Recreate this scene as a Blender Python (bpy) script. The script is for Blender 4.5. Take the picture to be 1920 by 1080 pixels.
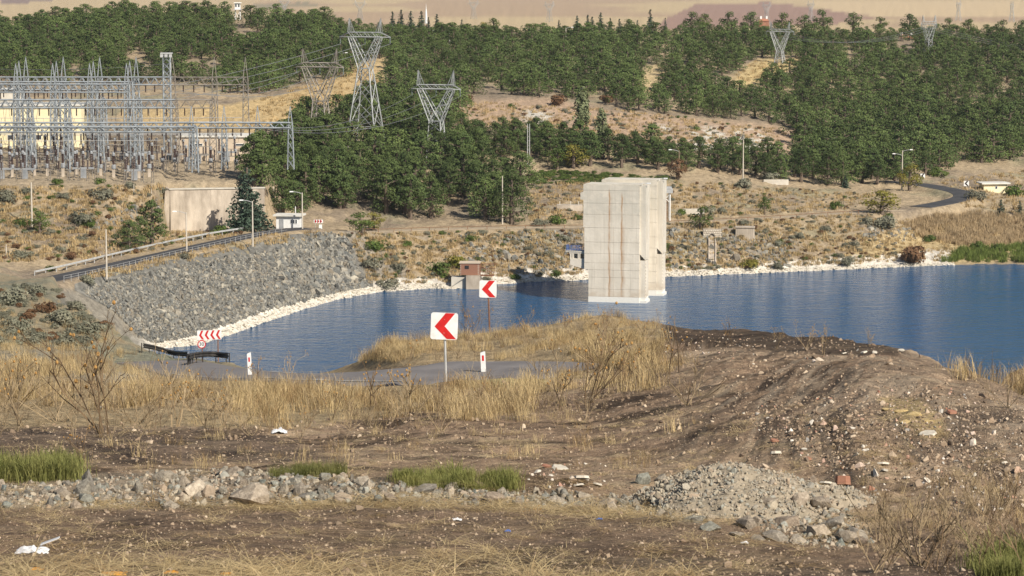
import bpy, math, random
import numpy as np
from mathutils import Vector

for o in list(bpy.data.objects): bpy.data.objects.remove(o)
SC = bpy.context.scene
COL = SC.collection
R = math.radians

# ------------------------------------------------------------------ camera, sky, sun, exposure
FPX = 5333.33                       # focal length in pixels of the 1920 wide photograph
CZ = 60.5                           # camera height above the reservoir
TH = math.atan(620.0 / FPX)         # downward pitch
cam = bpy.data.objects.new('camera', bpy.data.cameras.new('camera'))
COL.objects.link(cam)
cam.data.sensor_width = 36; cam.data.lens = 100
cam.data.clip_start = 0.5; cam.data.clip_end = 30000
cam.location = (0, 0, CZ); cam.rotation_euler = (math.pi/2 - TH, 0, 0)
cam.data.dof.use_dof = True; cam.data.dof.focus_distance = 190; cam.data.dof.aperture_fstop = 14
SC.camera = cam

SUN_AZ, SUN_EL = 40.0, 38.0         # degrees to the right of straight behind the camera; elevation
world = bpy.data.worlds.new('World'); SC.world = world; world.use_nodes = True
nt = world.node_tree; nt.nodes.clear()
sky = nt.nodes.new('ShaderNodeTexSky'); sky.sky_type = 'NISHITA'; sky.sun_disc = False
sky.sun_elevation = R(SUN_EL); sky.sun_rotation = R(180 - SUN_AZ)
sky.air_density = 1.0; sky.dust_density = 0.6; sky.ozone_density = 1.6
bg = nt.nodes.new('ShaderNodeBackground'); bg.inputs[1].default_value = 0.062
wo = nt.nodes.new('ShaderNodeOutputWorld')
nt.links.new(sky.outputs[0], bg.inputs[0]); nt.links.new(bg.outputs[0], wo.inputs[0])
sl = bpy.data.lights.new('sun', 'SUN'); sl.energy = 5.0; sl.angle = R(0.53); sl.color = (1.0, 0.92, 0.80)
sun = bpy.data.objects.new('sun', sl); COL.objects.link(sun)
sd = Vector((math.sin(R(SUN_AZ))*math.cos(R(SUN_EL)), -math.cos(R(SUN_AZ))*math.cos(R(SUN_EL)), math.sin(R(SUN_EL))))
sun.rotation_euler = (-sd).to_track_quat('-Z', 'Y').to_euler(); sun.location = (60, -60, 160)
SC.view_settings.view_transform = 'Standard'; SC.view_settings.look = 'None'
SC.view_settings.exposure = 0.36; SC.view_settings.gamma = 1.0
SC.render.engine = 'CYCLES'
SC.cycles.max_bounces = 5; SC.cycles.diffuse_bounces = 2; SC.cycles.glossy_bounces = 2
SC.cycles.transparent_max_bounces = 6; SC.cycles.volume_bounces = 0

# ------------------------------------------------------------------ projection helpers
cT, sT = math.cos(TH), math.sin(TH)
def W(px, py, D):                   # point seen at a pixel, D metres ahead
    dx = (px-960)/FPX; dy = (540-py)/FPX
    s = D/(cT + dy*sT)
    return np.array((dx*s, D, CZ + s*(-sT + dy*cT)))
def WZ(px, py, z):                  # point seen at a pixel on the level z
    dx = (px-960)/FPX; dy = (540-py)/FPX
    s = (z-CZ)/(-sT + dy*cT)
    return np.array((dx*s, s*(cT+dy*sT), z))
def proj(x, y, z):
    zc = z-CZ
    f = y*cT - zc*sT; up = y*sT + zc*cT
    f = np.maximum(f, 0.01)
    return 960 + FPX*x/f, 540 - FPX*up/f
def mpp(D): return D/FPX            # metres per pixel

# ------------------------------------------------------------------ noise
def _h(i, j, s):
    n = (i*374761393 + j*668265263 + s*974634777) & 0xffffffff
    n = ((n ^ (n >> 13))*1274126177) & 0xffffffff
    return ((n ^ (n >> 16)) & 0xffff)/65535.0
def vn(x, y, s=0):
    x = np.asarray(x, float); y = np.asarray(y, float)
    i = np.floor(x).astype(np.int64); j = np.floor(y).astype(np.int64)
    a = x-i; b = y-j; a = a*a*(3-2*a); b = b*b*(3-2*b)
    return (_h(i, j, s)*(1-a)+_h(i+1, j, s)*a)*(1-b) + (_h(i, j+1, s)*(1-a)+_h(i+1, j+1, s)*a)*b
def fbm(x, y, s=0, o=4):
    t = 0; a = .5
    for k in range(o):
        t = t + a*(vn(x, y, s+k*17)-.5); x = x*2.03+11.3; y = y*2.03+5.7; a *= .55
    return t*2                        # about -1..1
def inpoly(P, x, y):
    P = np.asarray(P, float); n = len(P); r = np.zeros(np.shape(x), bool)
    for k in range(n):
        x0, y0 = P[k]; x1, y1 = P[k-1]
        if y0 == y1: continue
        r ^= ((y0 > y) != (y1 > y)) & (x < (x1-x0)*(y-y0)/(y1-y0)+x0)
    return r
def ss(a, b, x):
    t = np.clip((x-a)/(b-a), 0, 1); return t*t*(3-2*t)

# ------------------------------------------------------------------ terrain: break lines lofted across the view
# a knot is (px, py, D), or (px, 'z', z, D)
def flat(py, D): return [(-700, py, D), (2600, py, D)]
SHORE = [(290,655),(370,648),(420,632),(500,604),(570,580),(640,560),(720,547),(800,541),(850,542),(930,533),(1000,529),(1100,525),
         (1245,519),(1330,516),(1500,509),(1650,503),(1760,498),(1850,497),(1920,496),(2300,492)]
shore_k = []
for p in SHORE:
    q = WZ(p[0], p[1], 0.0); shore_k.append((p[0], 'z', 0.0, q[1]))
def crest(px, py): q = WZ(px, py, 11.0); return (px, 'z', 11.0, q[1])
BL = [
 [(-700,'z',59.0,1.0),(2600,'z',59.0,1.0)],
 [(-700,'z',57.4,12),(2600,'z',57.4,12)],
 flat(1080, 33),
 [(-700,962,42.5),(0,962,42.5),(700,958,42.5),(1200,968,41.8),(1500,1012,38.5),(1920,1012,38.5),(2600,1012,38.5)],
 [(-700,882,52),(0,882,52),(600,882,52),(1100,880,52),(1230,888,51),(1350,868,50),(1600,900,45.5),(1920,905,43.5),(2600,930,42)],
 [(-700,800,66),(0,800,66),(600,800,66),(1100,790,66),(1350,788,57),(1600,790,50.5),(1920,820,47.5),(2600,860,46)],
 [(-700,735,90),(0,735,90),(300,735,90),(500,735,90),(700,722,92),(840,716,93),(960,712,92),(1100,700,88),(1400,690,76),(1620,694,62),(1750,724,57),(1920,785,51),(2600,830,49)],
 [(-700,700,125),(0,695,125),(300,708,118),(480,698,116),(620,685,103),(760,681,103),(900,678,103),(1000,655,106),(1100,625,112),(1400,642,100),(1620,655,82),(1750,697,67),(1850,732,58),(1920,768,54),(2600,815,51)],
 [(-700,650,170),(0,660,165),(200,683,170),(350,693,180),(430,684,155),(490,671,140),(560,668,125),(700,646,118),(850,633,125),(925,623,130),(1100,594,132),(1250,607,128),(1400,619,120),(1620,637,101),(1700,662,86),(1800,703,71),(1860,726,64),(1920,752,58),(2600,800,54)],
 [(-700,590,240),(0,600,240),(200,640,225),(330,672,224),(430,676,208),(500,'z',31,190),(560,'z',30,175),(700,'z',33,168),(925,'z',36,170),(1250,'z',38,165),(1620,'z',36,140),(1830,'z',38,112),(1880,712,130),(1920,692,150),(2600,640,165)],
 [(-700,555,310),(0,560,310),(100,562,320),(150,578,300),(250,642,252),(300,'z',22,272),(430,'z',16,262),(560,'z',8,250),(1000,'z',5,270),(1920,'z',8,240),(2600,'z',10,260)],
 [(-700,525,380),(0,530,380),(100,'z',17,390),(150,'z',9,385),(250,'z',-3,400),(430,'z',-5,360),(560,'z',-6,340),(1000,'z',-7,340),(1920,'z',-7,340),(2600,'z',-7,360)],
 [(-700,503,425),(0,507,425),(100,'z',11.3,418),(150,'z',5,416),(200,'z',0,414),(250,'z',-2.5,420)] + [(k[0],'z',-5.0,k[3]-12) for k in shore_k],
 [(-700,500,432),(0,503,432),(100,'z',10.8,430),(150,'z',5.5,428),(200,'z',1.2,427),(250,'z',0.2,433)] + shore_k,
 [(-700,497,438),(0,501,438),(60,'z',11.0,436.5)] + [crest(*p) for p in [(100,528),(200,511),(300,487),(400,465),(473,448),(540,437)]]
   + [(600,438,524),(650,441,529),(700,438,537),(800,434,545),(1000,429,553),(1100,428,556),(1245,422,561),(1400,416,568),(1640,400,585),(1720,430,590),(1800,446,585),(1920,448,586),(2600,445,590)],
 [(-700,487,452),(0,495,452)] + [crest(*p) for p in [(65,517),(200,486),(300,463),(400,443),(490,429)]]
   + [(545,429,526),(600,430,530),(650,433,535),(700,431,545),(800,427,552),(1000,423,560),(1245,415,569),(1400,408,576),(1640,392,594),(1760,395,605),(1920,398,608),(2600,398,608)],
 [(-700,430,478),(0,432,478),(100,440,480),(200,428,488),(300,432,517),(310,433,526),(400,431,527),(495,426,531),(540,421,540),(650,421,552),(800,416,566),(1000,392,574),(1245,388,584),(1500,365,615),(1640,370,622),(1760,366,640),(1920,370,650),(2600,370,650)],
 [(-700,352,506),(0,352,506),(150,347,509),(300,347,514),(312,340,533),(400,340,533),(493,340,536),(540,392,556),(650,382,572),(800,372,586),(1000,335,612),(1245,335,612),(1400,335,627),(1500,338,642),(1640,347,650),(1760,338,672),(1920,332,692),(2600,330,692)],
 [(-700,280,598),(0,280,598),(200,276,600),(400,276,598),(500,272,602),(600,273,606),(690,287,620),(820,298,614),(1000,297,632),(1150,302,632),(1300,293,642),(1500,302,666),(1640,312,682),(1760,307,702),(1920,292,722),(2600,290,722)],
 [(-700,230,640),(0,232,640),(300,228,640),(500,232,642),(700,218,660),(850,228,668),(1000,242,662),(1150,242,667),(1300,257,667),(1480,267,692),(1640,262,722),(1920,242,762),(2600,240,762)],
 [(-700,160,720),(0,160,720),(300,152,720),(500,177,702),(700,152,726),(850,192,706),(1000,187,716),(1200,202,711),(1400,222,716),(1500,212,742),(1920,182,812),(2600,180,812)],
 [(-700,100,790),(0,100,790),(400,92,790),(700,112,790),(1000,122,790),(1200,137,790),(1400,150,790),(1600,132,840),(1920,112,880),(2600,110,880)],
 [(-700,55,880),(0,50,880),(150,38,890),(300,26,900),(450,34,900),(560,38,900),(700,58,890),(900,66,890),(1000,64,890),(1200,62,910),(1400,62,930),(1600,62,950),(1750,60,960),(1920,64,970),(2600,70,970)],
 [(-700,'z',18,1200),(2600,'z',18,1200)],
 flat(50, 2250), flat(18, 3200), flat(-20, 5000), flat(-68, 12000)]

UC = np.concatenate([np.linspace(-.95, -.205, 46)[:-1], np.linspace(-.205, .205, 541), np.linspace(.205, .95, 46)[1:]])
def lg(a, b, n): return np.exp(np.linspace(math.log(a), math.log(b), n, endpoint=False))
DR = np.concatenate([lg(1, 30, 30), lg(30, 140, 290), np.linspace(140, 420, 70, endpoint=False), np.linspace(420, 700, 250, endpoint=False),
                     np.linspace(700, 1000, 75, endpoint=False), lg(1000, 12000, 46), [12000.0]])
LU, LD, LZ = [], [], []
for b in BL:
    u, d, z = [], [], []
    for k in b:
        if k[1] == 'z':
            d.append(k[3]); z.append(k[2])
            # u of that pixel column at that depth and level
            ang = math.atan((CZ-k[2])/k[3]) - TH
            dy = -math.tan(ang); u.append((k[0]-960)/FPX/(cT+dy*sT))
        else:
            p = W(*k); d.append(k[2]); z.append(p[2]); u.append(p[0]/p[1])
    d = np.interp(UC, u, d); z = np.interp(UC, u, z)
    LD.append(d); LZ.append(z)
LD = np.maximum.accumulate(np.array(LD)+np.arange(len(BL))[:, None]*1e-4, axis=0); LZ = np.array(LZ)
H0 = np.empty((len(UC), len(DR)))
for i in range(len(UC)): H0[i] = np.interp(DR, LD[:, i], LZ[:, i])
for _ in range(2):                    # soften the creases a little
    H0[:, 1:-1] = .25*H0[:, :-2]+.5*H0[:, 1:-1]+.25*H0[:, 2:]
    H0[1:-1] = .25*H0[:-2]+.5*H0[1:-1]+.25*H0[2:]
GX = UC[:, None]*DR[None, :]; GY = np.broadcast_to(DR[None, :], GX.shape).copy()
def hgt(x, y, H=None):
    H = HT if H is None else H
    x = np.asarray(x, float); y = np.asarray(y, float)
    fu = np.clip(np.interp(x/y, UC, np.arange(len(UC))), 0, len(UC)-1.001); fd = np.clip(np.interp(y, DR, np.arange(len(DR))), 0, len(DR)-1.001)
    i = fu.astype(int); j = fd.astype(int); a = fu-i; b = fd-j
    return (H[i, j]*(1-a)+H[i+1, j]*a)*(1-b)+(H[i, j+1]*(1-a)+H[i+1, j+1]*a)*b

# roads: centre lines in the world
def smooth_path(P, n=10):
    P = np.array(P); out = []
    for k in range(len(P)-1):
        p0, p1, p2, p3 = P[max(k-1, 0)], P[k], P[k+1], P[min(k+2, len(P)-1)]
        for t in np.arange(n)/n:
            out.append(.5*((2*p1)+(-p0+p2)*t+(2*p0-5*p1+4*p2-p3)*t*t+(-p0+3*p1-3*p2+p3)*t**3))
    out.append(P[-1]); return np.array(out)
near_road_c = smooth_path([W(1085,702,95), W(980,697,96.5), W(840,697,98), W(700,700,99.5), W(600,702,103), W(500,705,113), W(420,700,140), W(365,692,175), W(330,684,200), W(290,677,214)])
dam_road_c = smooth_path([WZ(40,535,11), WZ(100,522,11), WZ(200,500,11), WZ(300,478,11), WZ(400,456,11), WZ(470,441,11), WZ(530,431,11), WZ(575,428,11)])
right_road_c = smooth_path([WZ(1725,388,8.1), WZ(1775,379,8.2), WZ(1808,369,8.3), WZ(1800,360,8.5), WZ(1765,352,8.7), WZ(1715,344,9.0), WZ(1660,340,9.4)])
track_c = smooth_path([W(640,431,531), W(700,434,541), W(800,430,549), W(1000,426,557), W(1100,425,560), W(1245,418,565), W(1400,411,573), W(1640,396,590), W(1690,393,596)])
ROADS = [(near_road_c, 3.0), (dam_road_c, 2.2), (right_road_c, 2.6), (track_c, 1.5)]
def pdist(path, x, y):
    best = np.full(x.shape, 1e9); zz = np.zeros(x.shape)
    for k in range(len(path)-1):
        a = path[k]; b = path[k+1]; d = b[:2]-a[:2]; L = (d*d).sum()+1e-9
        t = np.clip(((x-a[0])*d[0]+(y-a[1])*d[1])/L, 0, 1)
        q = np.hypot(x-a[0]-t*d[0], y-a[1]-t*d[1]); m = q < best
        best[m] = q[m]; zz[m] = (a[2]+t*(b[2]-a[2]))[m]
    return best, zz
# relief
near = GY < 135
far = (GY > 400) & (GY < 1100)
amp = np.where(GY < 60, .10, np.where(GY < 140, .22, np.where(GY < 420, .4, .55)))
HT = H0 + amp*fbm(GX/3.1, GY/3.1, 3, 4) + np.where(GY < 140, .05, .3)*fbm(GX/.7, GY/.7, 9, 3)
HT += np.where(far, 1.1*fbm(GX/22, GY/30, 31, 3), 0)*ss(520, 600, GY)
HT += np.where((GY > 30) & (GY < 140), .30*fbm(GX/6, GY/9, 41, 3)+.035*fbm(GX/.22, GY/.5, 42, 2)+.07*np.maximum(0, fbm(GX/.55, GY/1.1, 43, 3)), 0)
_pa, _pb = proj(GX, GY, H0); flank = ss(1150, 1450, _pa)*(GY > 42)*(1-ss(90, 115, GY)); SQ = .9*GX-.45*H0*3; SP = .45*GX+.9*H0*3
HT += flank*(.09*fbm(SQ/3.0, SP/.6, 44, 4)+.07*fbm(SQ/1.0, SP/.25, 47, 3))
_px0, _py0 = proj(GX, GY, H0)
HT += .42*np.exp(-((GY-44.6+.5*fbm(GX/1.5, GY*0, 45, 2))/1.15)**2)*(1-ss(1050, 1250, _px0))*(.75+.5*fbm(GX/.9, GY/.9, 46, 3))*(GY < 60)
for c, w in ROADS:
    lo, hi = c.min(0)-12, c.max(0)+12
    ii = np.where((GX > lo[0]) & (GX < hi[0]) & (GY > lo[1]) & (GY < hi[1]))
    d, z = pdist(c, GX[ii], GY[ii]); f = 1-ss(w+.3, w+3.0, d)
    HT[ii] = HT[ii]*(1-f)+(z-.07)*f
# keep lake shores crisp: damp relief near the water level
def G(px, py, d0=25, d1=1050, n=420):
    """ground points seen at pixels (vectorised); nan where nothing is hit"""
    px = np.atleast_1d(np.asarray(px, float)); py = np.atleast_1d(np.asarray(py, float))
    Ds = np.exp(np.linspace(math.log(d0), math.log(d1), n)); out = np.full((len(px), 3), np.nan)
    for s in range(0, len(px), 4000):
        a = px[s:s+4000, None]; b = py[s:s+4000, None]
        dx = (a-960)/FPX; dy = (540-b)/FPX; k = Ds[None, :]/(cT+dy*sT)
        X = dx*k; Z = CZ+k*(-sT+dy*cT); T = np.maximum(hgt(X, np.broadcast_to(Ds[None, :], X.shape)), 0)
        below = Z < T; hit = below.any(1); j = np.clip(below.argmax(1), 1, n-1); r = np.arange(len(j))
        f0 = (Z-T)[r, j-1]; f1 = (Z-T)[r, j]; t = np.clip(f0/(f0-f1+1e-9), 0, 1)
        Dh = Ds[j-1]+(Ds[j]-Ds[j-1])*t; kk = Dh/(cT+dy[:, 0]*sT)
        xh = dx[:, 0]*kk
        res = np.stack([xh, Dh, hgt(xh, Dh)], 1); res[~hit] = np.nan; out[s:s+4000] = res
    return out
def g1(px, py, d0=25, d1=1050): return G([px], [py], d0, d1, 1200)[0]

# ------------------------------------------------------------------ mesh building helpers
class MB:
    def __init__(s): s.v = []; s.f = []; s.m = []; s.mi = 0
    def raw(s, v, f):
        n = len(s.v); s.v += [tuple(map(float, p)) for p in v]; s.f += [tuple(int(i)+n for i in q) for q in f]; s.m += [s.mi]*len(f)
        return s
    def box(s, c, d, rz=0.0, taper=1.0):
        x, y, z = [q/2 for q in d]; V = []
        for k, zz in ((1, -z), (taper, z)):
            for a, b in ((-x, -y), (x, -y), (x, y), (-x, y)):
                a *= k; b *= k
                V.append((c[0]+a*math.cos(rz)-b*math.sin(rz), c[1]+a*math.sin(rz)+b*math.cos(rz), c[2]+zz))
        return s.raw(V, [(3,2,1,0),(4,5,6,7),(0,1,5,4),(1,2,6,5),(2,3,7,6),(3,0,4,7)])
    def bar(s, p, q, w=.1, n=3):
        return s.tube([p, q], [w*.62, w*.62], n, False)
    def tube(s, P, rad, n=6, caps=True):
        P = [np.array(p, float) for p in P]; V = []; F = []
        for k, p in enumerate(P):
            t = P[min(k+1, len(P)-1)]-P[max(k-1, 0)]; t = t/(np.linalg.norm(t)+1e-9)
            a = np.cross(t, (0, 0, 1) if abs(t[2]) < .9 else (1, 0, 0)); a /= np.linalg.norm(a); b = np.cross(t, a)
            for i in range(n):
                an = 2*math.pi*i/n; V.append(p+rad[k]*(a*math.cos(an)+b*math.sin(an)))
        for k in range(len(P)-1):
            for i in range(n):
                j = (i+1) % n; F.append((k*n+i, k*n+j, (k+1)*n+j, (k+1)*n+i))
        if caps: F += [tuple(range(n-1, -1, -1)), tuple((len(P)-1)*n+i for i in range(n))]
        return s.raw(V, F)
    def lathe(s, prof, n=8, c=(0, 0, 0)):
        V = []; F = []
        for r, z in prof:
            for i in range(n): V.append((c[0]+r*math.cos(2*math.pi*i/n), c[1]+r*math.sin(2*math.pi*i/n), c[2]+z))
        for k in range(len(prof)-1):
            for i in range(n):
                j = (i+1) % n; F.append((k*n+i, k*n+j, (k+1)*n+j, (k+1)*n+i))
        F += [tuple(range(n-1, -1, -1)), tuple((len(prof)-1)*n+i for i in range(n))]
        return s.raw(V, F)
    def slab(s, poly, y0, y1):       # polygon in the x z plane, extruded from y0 to y1
        n = len(poly); V = [(x, y0, z) for x, z in poly]+[(x, y1, z) for x, z in poly]
        return s.raw(V, [tuple(range(n)), tuple(range(2*n-1, n-1, -1))]+[(i, i+n, (i+1) % n+n, (i+1) % n) for i in range(n)])
    def mesh(s, name, mats):
        me = bpy.data.meshes.new(name); me.from_pydata(s.v, [], s.f)
        for m in (mats if isinstance(mats, (list, tuple)) else [mats]): me.materials.append(m)
        if any(s.m): me.polygons.foreach_set('material_index', s.m)
        me.update(); return me
def fast_mesh(name, V, F, mat):      # numpy arrays; F is n x 3 or n x 4
    me = bpy.data.meshes.new(name); V = np.ascontiguousarray(V, np.float32); F = np.ascontiguousarray(F, np.int32); k = F.shape[1]
    me.vertices.add(len(V)); me.vertices.foreach_set('co', V.ravel())
    me.loops.add(F.size); me.loops.foreach_set('vertex_index', F.ravel())
    me.polygons.add(len(F)); me.polygons.foreach_set('loop_start', np.arange(0, F.size, k, dtype=np.int32))
    me.polygons.foreach_set('loop_total', np.full(len(F), k, np.int32))
    me.materials.append(mat); me.update(calc_edges=True); me.validate(); return me
def ob(name, me, parent=None, loc=None, rz=0.0, scale=None):
    o = bpy.data.objects.new(name, me); COL.objects.link(o)
    if parent is not None: o.parent = parent
    if loc is not None: o.location = [float(q) for q in loc]
    if rz: o.rotation_euler[2] = rz
    if scale is not None: o.scale = scale if hasattr(scale, '__len__') else (scale,)*3
    return o
def tag(o, label, cat, group=None, kind=None):
    if label: o['label'] = label
    if cat: o['category'] = cat
    if group: o['group'] = group
    if kind: o['kind'] = kind
    return o
def thing(name, loc, label, cat, group=None, rz=0.0, scale=None):
    return tag(ob(name, None, None, loc, rz, scale), label, cat, group)
def struct(o): o['kind'] = 'structure'; return o
def copy_thing(src, loc, rz=0.0, scale=1.0, label=None, group=None):
    c = src.copy(); COL.objects.link(c); c.location = [float(q) for q in loc]; c.rotation_euler = (0, 0, rz)
    c.scale = scale if hasattr(scale, '__len__') else (scale,)*3
    if label: c['label'] = label
    if group: c['group'] = group
    for ch in src.children:
        d = ch.copy(); COL.objects.link(d); d.parent = c
        for g in ch.children:
            e = g.copy(); COL.objects.link(e); e.parent = d
    return c
def ordinal(i):
    o_ = ['first','second','third','fourth','fifth','sixth','seventh','eighth','ninth','tenth','eleventh','twelfth','thirteenth','fourteenth','fifteenth','sixteenth','seventeenth','eighteenth','nineteenth']
    return o_[i] if i < 19 else ('twentieth' if i == 19 else 'thirtieth' if i == 29 else ('twenty-' if i < 29 else 'thirty-')+o_[(i-20) % 10])
def drop(o):
    for c in list(o.children): drop(c)
    bpy.data.objects.remove(o)

# ------------------------------------------------------------------ materials
def mat(name, c1, c2=None, scale=2.0, rough=.85, bump=0.0, bscale=None, metal=0.0, spec=.25, rnd=0.0, ramp=(.35, .65), coord='Object', stretch=None, rndcols=None, trans=0.0):
    m = bpy.data.materials.new(name); m.use_nodes = True; n = m.node_tree.nodes; l = m.node_tree.links
    b = n['Principled BSDF']; b.inputs['Roughness'].default_value = rough; b.inputs['Metallic'].default_value = metal
    b.inputs['Specular IOR Level'].default_value = spec
    tc = n.new('ShaderNodeTexCoord'); src = tc.outputs['Object']
    if coord == 'World': src = n.new('ShaderNodeNewGeometry').outputs['Position']
    if stretch:
        mp = n.new('ShaderNodeMapping'); mp.inputs['Scale'].default_value = stretch; l.new(src, mp.inputs[0]); src = mp.outputs[0]
    col = None
    if rndcols:
        oi = n.new('ShaderNodeObjectInfo'); rp = n.new('ShaderNodeValToRGB'); rp.color_ramp.interpolation = 'LINEAR'
        e = rp.color_ramp.elements
        while len(e) < len(rndcols): e.new(.5)
        for k, c in enumerate(rndcols): e[k].position = k/(len(rndcols)-1); e[k].color = (*c, 1)
        l.new(oi.outputs['Random'], rp.inputs[0]); col = rp.outputs[0]
    if c2 is not None:
        no = n.new('ShaderNodeTexNoise'); no.inputs['Scale'].default_value = scale; no.inputs['Detail'].default_value = 5; no.inputs['Roughness'].default_value = .62
        l.new(src, no.inputs['Vector']); rp = n.new('ShaderNodeValToRGB')
        rp.color_ramp.elements[0].position, rp.color_ramp.elements[1].position = ramp
        rp.color_ramp.elements[0].color = (*c1, 1); rp.color_ramp.elements[1].color = (*c2, 1); l.new(no.outputs['Fac'], rp.inputs[0])
        if col is not None:
            mx = n.new('ShaderNodeMix'); mx.data_type = 'RGBA'; mx.blend_type = 'MULTIPLY'; mx.inputs[0].default_value = 1
            l.new(col, mx.inputs[6]); l.new(rp.outputs[0], mx.inputs[7]); col = mx.outputs[2]
        else: col = rp.outputs[0]
    if rnd:
        oi = n.new('ShaderNodeObjectInfo'); mr = n.new('ShaderNodeMapRange'); mr.inputs[3].default_value = 1-rnd; mr.inputs[4].default_value = 1+rnd
        l.new(oi.outputs['Random'], mr.inputs[0]); hs = n.new('ShaderNodeHueSaturation'); l.new(mr.outputs[0], hs.inputs['Value'])
        if col is not None: l.new(col, hs.inputs['Color'])
        else: hs.inputs['Color'].default_value = (*c1, 1)
        col = hs.outputs[0]
    if col is not None: l.new(col, b.inputs['Base Color'])
    else: b.inputs['Base Color'].default_value = (*c1, 1)
    if bump:
        nb = n.new('ShaderNodeTexNoise'); nb.inputs['Scale'].default_value = bscale or scale*3; nb.inputs['Detail'].default_value = 6; l.new(src, nb.inputs['Vector'])
        bp = n.new('ShaderNodeBump'); bp.inputs['Strength'].default_value = 1.0; bp.inputs['Distance'].default_value = bump
        l.new(nb.outputs['Fac'], bp.inputs['Height']); l.new(bp.outputs[0], b.inputs['Normal'])
    if trans:
        tr = n.new('ShaderNodeBsdfTranslucent'); ms = n.new('ShaderNodeMixShader'); ms.inputs[0].default_value = trans
        if col is not None: l.new(col, tr.inputs[0])
        else: tr.inputs[0].default_value = (*c1, 1)
        l.new(b.outputs[0], ms.inputs[1]); l.new(tr.outputs[0], ms.inputs[2]); l.new(ms.outputs[0], n['Material Output'].inputs[0])
    return m
M = {}
M['pine'] = mat('pine_needles', (.052,.078,.025), (.120,.156,.048), 2.2, .75, rnd=.34, spec=.15)
M['pine2'] = mat('pine_needles_deep', (.044,.068,.023), (.100,.134,.042), 2.2, .75, rnd=.28, spec=.15)
M['fir'] = mat('fir_needles', (.040,.066,.044), (.085,.115,.078), 1.2, .75, rnd=.2, spec=.15)
M['leaf'] = mat('green_leaves', (.055,.090,.018), (.13,.17,.040), 1.5, .7, rnd=.2, spec=.2, trans=.15)
M['poplar'] = mat('poplar_leaves', (.15,.175,.085), (.24,.26,.14), 1.2, .7, spec=.2, trans=.15)
M['yellow'] = mat('yellowing_leaves', (.12,.135,.022), (.30,.24,.05), .9, .7, spec=.2, trans=.15)
M['sage'] = mat('grey_green_leaves', (.115,.118,.082), (.225,.215,.155), 1.4, .85, rnd=.22, spec=.1)
M['rust'] = mat('rusty_brown_leaves', (.09,.05,.028), (.20,.115,.06), 1.2, .85, rnd=.2, spec=.1)
M['bark'] = mat('bark', (.10,.075,.055), (.20,.155,.12), 3, .95)
M['twig'] = mat('dry_twigs', (.20,.145,.085), (.36,.275,.165), 5, .9, rnd=.2)
M['twigdark'] = mat('dark_dry_twigs', (.10,.065,.038), (.22,.15,.085), 5, .9, rnd=.2)
M['head'] = mat('orange_seed_heads', (.30,.16,.05), (.44,.26,.09), 30, .9)
M['straw'] = mat('straw', (.42,.31,.155), (.66,.52,.29), 1.1, .85, rnd=.25, spec=.2, trans=.2)
M['strawfar'] = mat('dry_grass_far', (.34,.245,.125), (.52,.39,.20), .5, .9, rnd=.25, trans=.15)
M['greengrass'] = mat('green_grass', (.12,.135,.035), (.26,.25,.085), 3, .8, rnd=.25, trans=.2)
M['reed'] = mat('green_reeds', (.10,.15,.03), (.20,.235,.06), .6, .8, rnd=.2, trans=.2)
M['reeddry'] = mat('dry_reeds', (.34,.25,.15), (.50,.38,.22), .4, .9, rnd=.2, trans=.15)
GREYS = [(.075,.074,.068),(.165,.165,.155),(.25,.24,.215),(.12,.127,.125),(.36,.335,.28),(.20,.175,.14),(.105,.112,.112),(.26,.245,.21)]
RUB = [(.30,.25,.195),(.25,.255,.22),(.36,.305,.235),(.18,.168,.147),(.48,.41,.32),(.27,.21,.158),(.25,.272,.245),(.39,.315,.235),(.21,.235,.222)]
M['riprap'] = mat('riprap_stone', (.75,.75,.75), (1.25,1.22,1.15), 1.5, .9, bump=.08, bscale=2.5, rndcols=GREYS)
M['rubble'] = mat('rubble_stone', (.62,.60,.58), (1.2,1.2,1.18), 4, .92, bump=.02, bscale=14, rndcols=RUB)
M['lime'] = mat('pale_limestone', (.46,.41,.33), (.70,.65,.55), 1.0, .9, bump=.08, bscale=2, rnd=.12)
M['pebble'] = mat('pebbles', (.8,.8,.8), (1.2,1.2,1.2), 8, .9, rndcols=[(.13,.095,.068),(.36,.27,.185),(.22,.155,.105),(.42,.325,.23),(.16,.115,.08),(.30,.22,.15),(.52,.42,.31)])
M['debris'] = mat('building_debris', (.85,.85,.85), (1.15,1.15,1.15), 9, .85, rndcols=[(.62,.57,.48),(.36,.16,.10),(.70,.66,.58),(.45,.37,.28),(.42,.22,.14),(.66,.60,.50),(.25,.24,.23)])
M['asphalt'] = mat('asphalt', (.155,.142,.138), (.215,.198,.19), .7, .9, bump=.004, bscale=30, coord='World')
M['asphaltdark'] = mat('dark_asphalt', (.045,.045,.048), (.075,.073,.073), .35, .88, coord='World')
M['dirt'] = mat('dirt_track', (.30,.235,.165), (.42,.34,.24), .5, .95, coord='World')
M['galv'] = mat('galvanised_steel', (.36,.365,.36), (.50,.50,.49), 1.5, .6, metal=.05, spec=.4)
M['pylon'] = mat('pylon_steel', (.25,.265,.26), (.38,.39,.385), .5, .6, metal=.1, spec=.4)
M['gantry'] = mat('gantry_steel', (.20,.22,.235), (.33,.36,.38), .5, .6, metal=.1, spec=.4)
M['rustysteel'] = mat('rusty_lattice_steel', (.17,.15,.13), (.32,.29,.25), .5, .75, metal=.1)
M['porcelain'] = mat('brown_porcelain', (.034,.019,.017), (.065,.034,.026), 2, .35, spec=.5)
M['glassins'] = mat('glass_insulator', (.10,.12,.12), (.26,.29,.28), 3, .3, spec=.5)
M['white'] = mat('white_paint', (.70,.70,.68), (.80,.80,.78), 2, .55)
M['signwhite'] = mat('sign_white', (.66,.655,.63), (.80,.80,.79), 3.5, .45, spec=.4)
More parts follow.
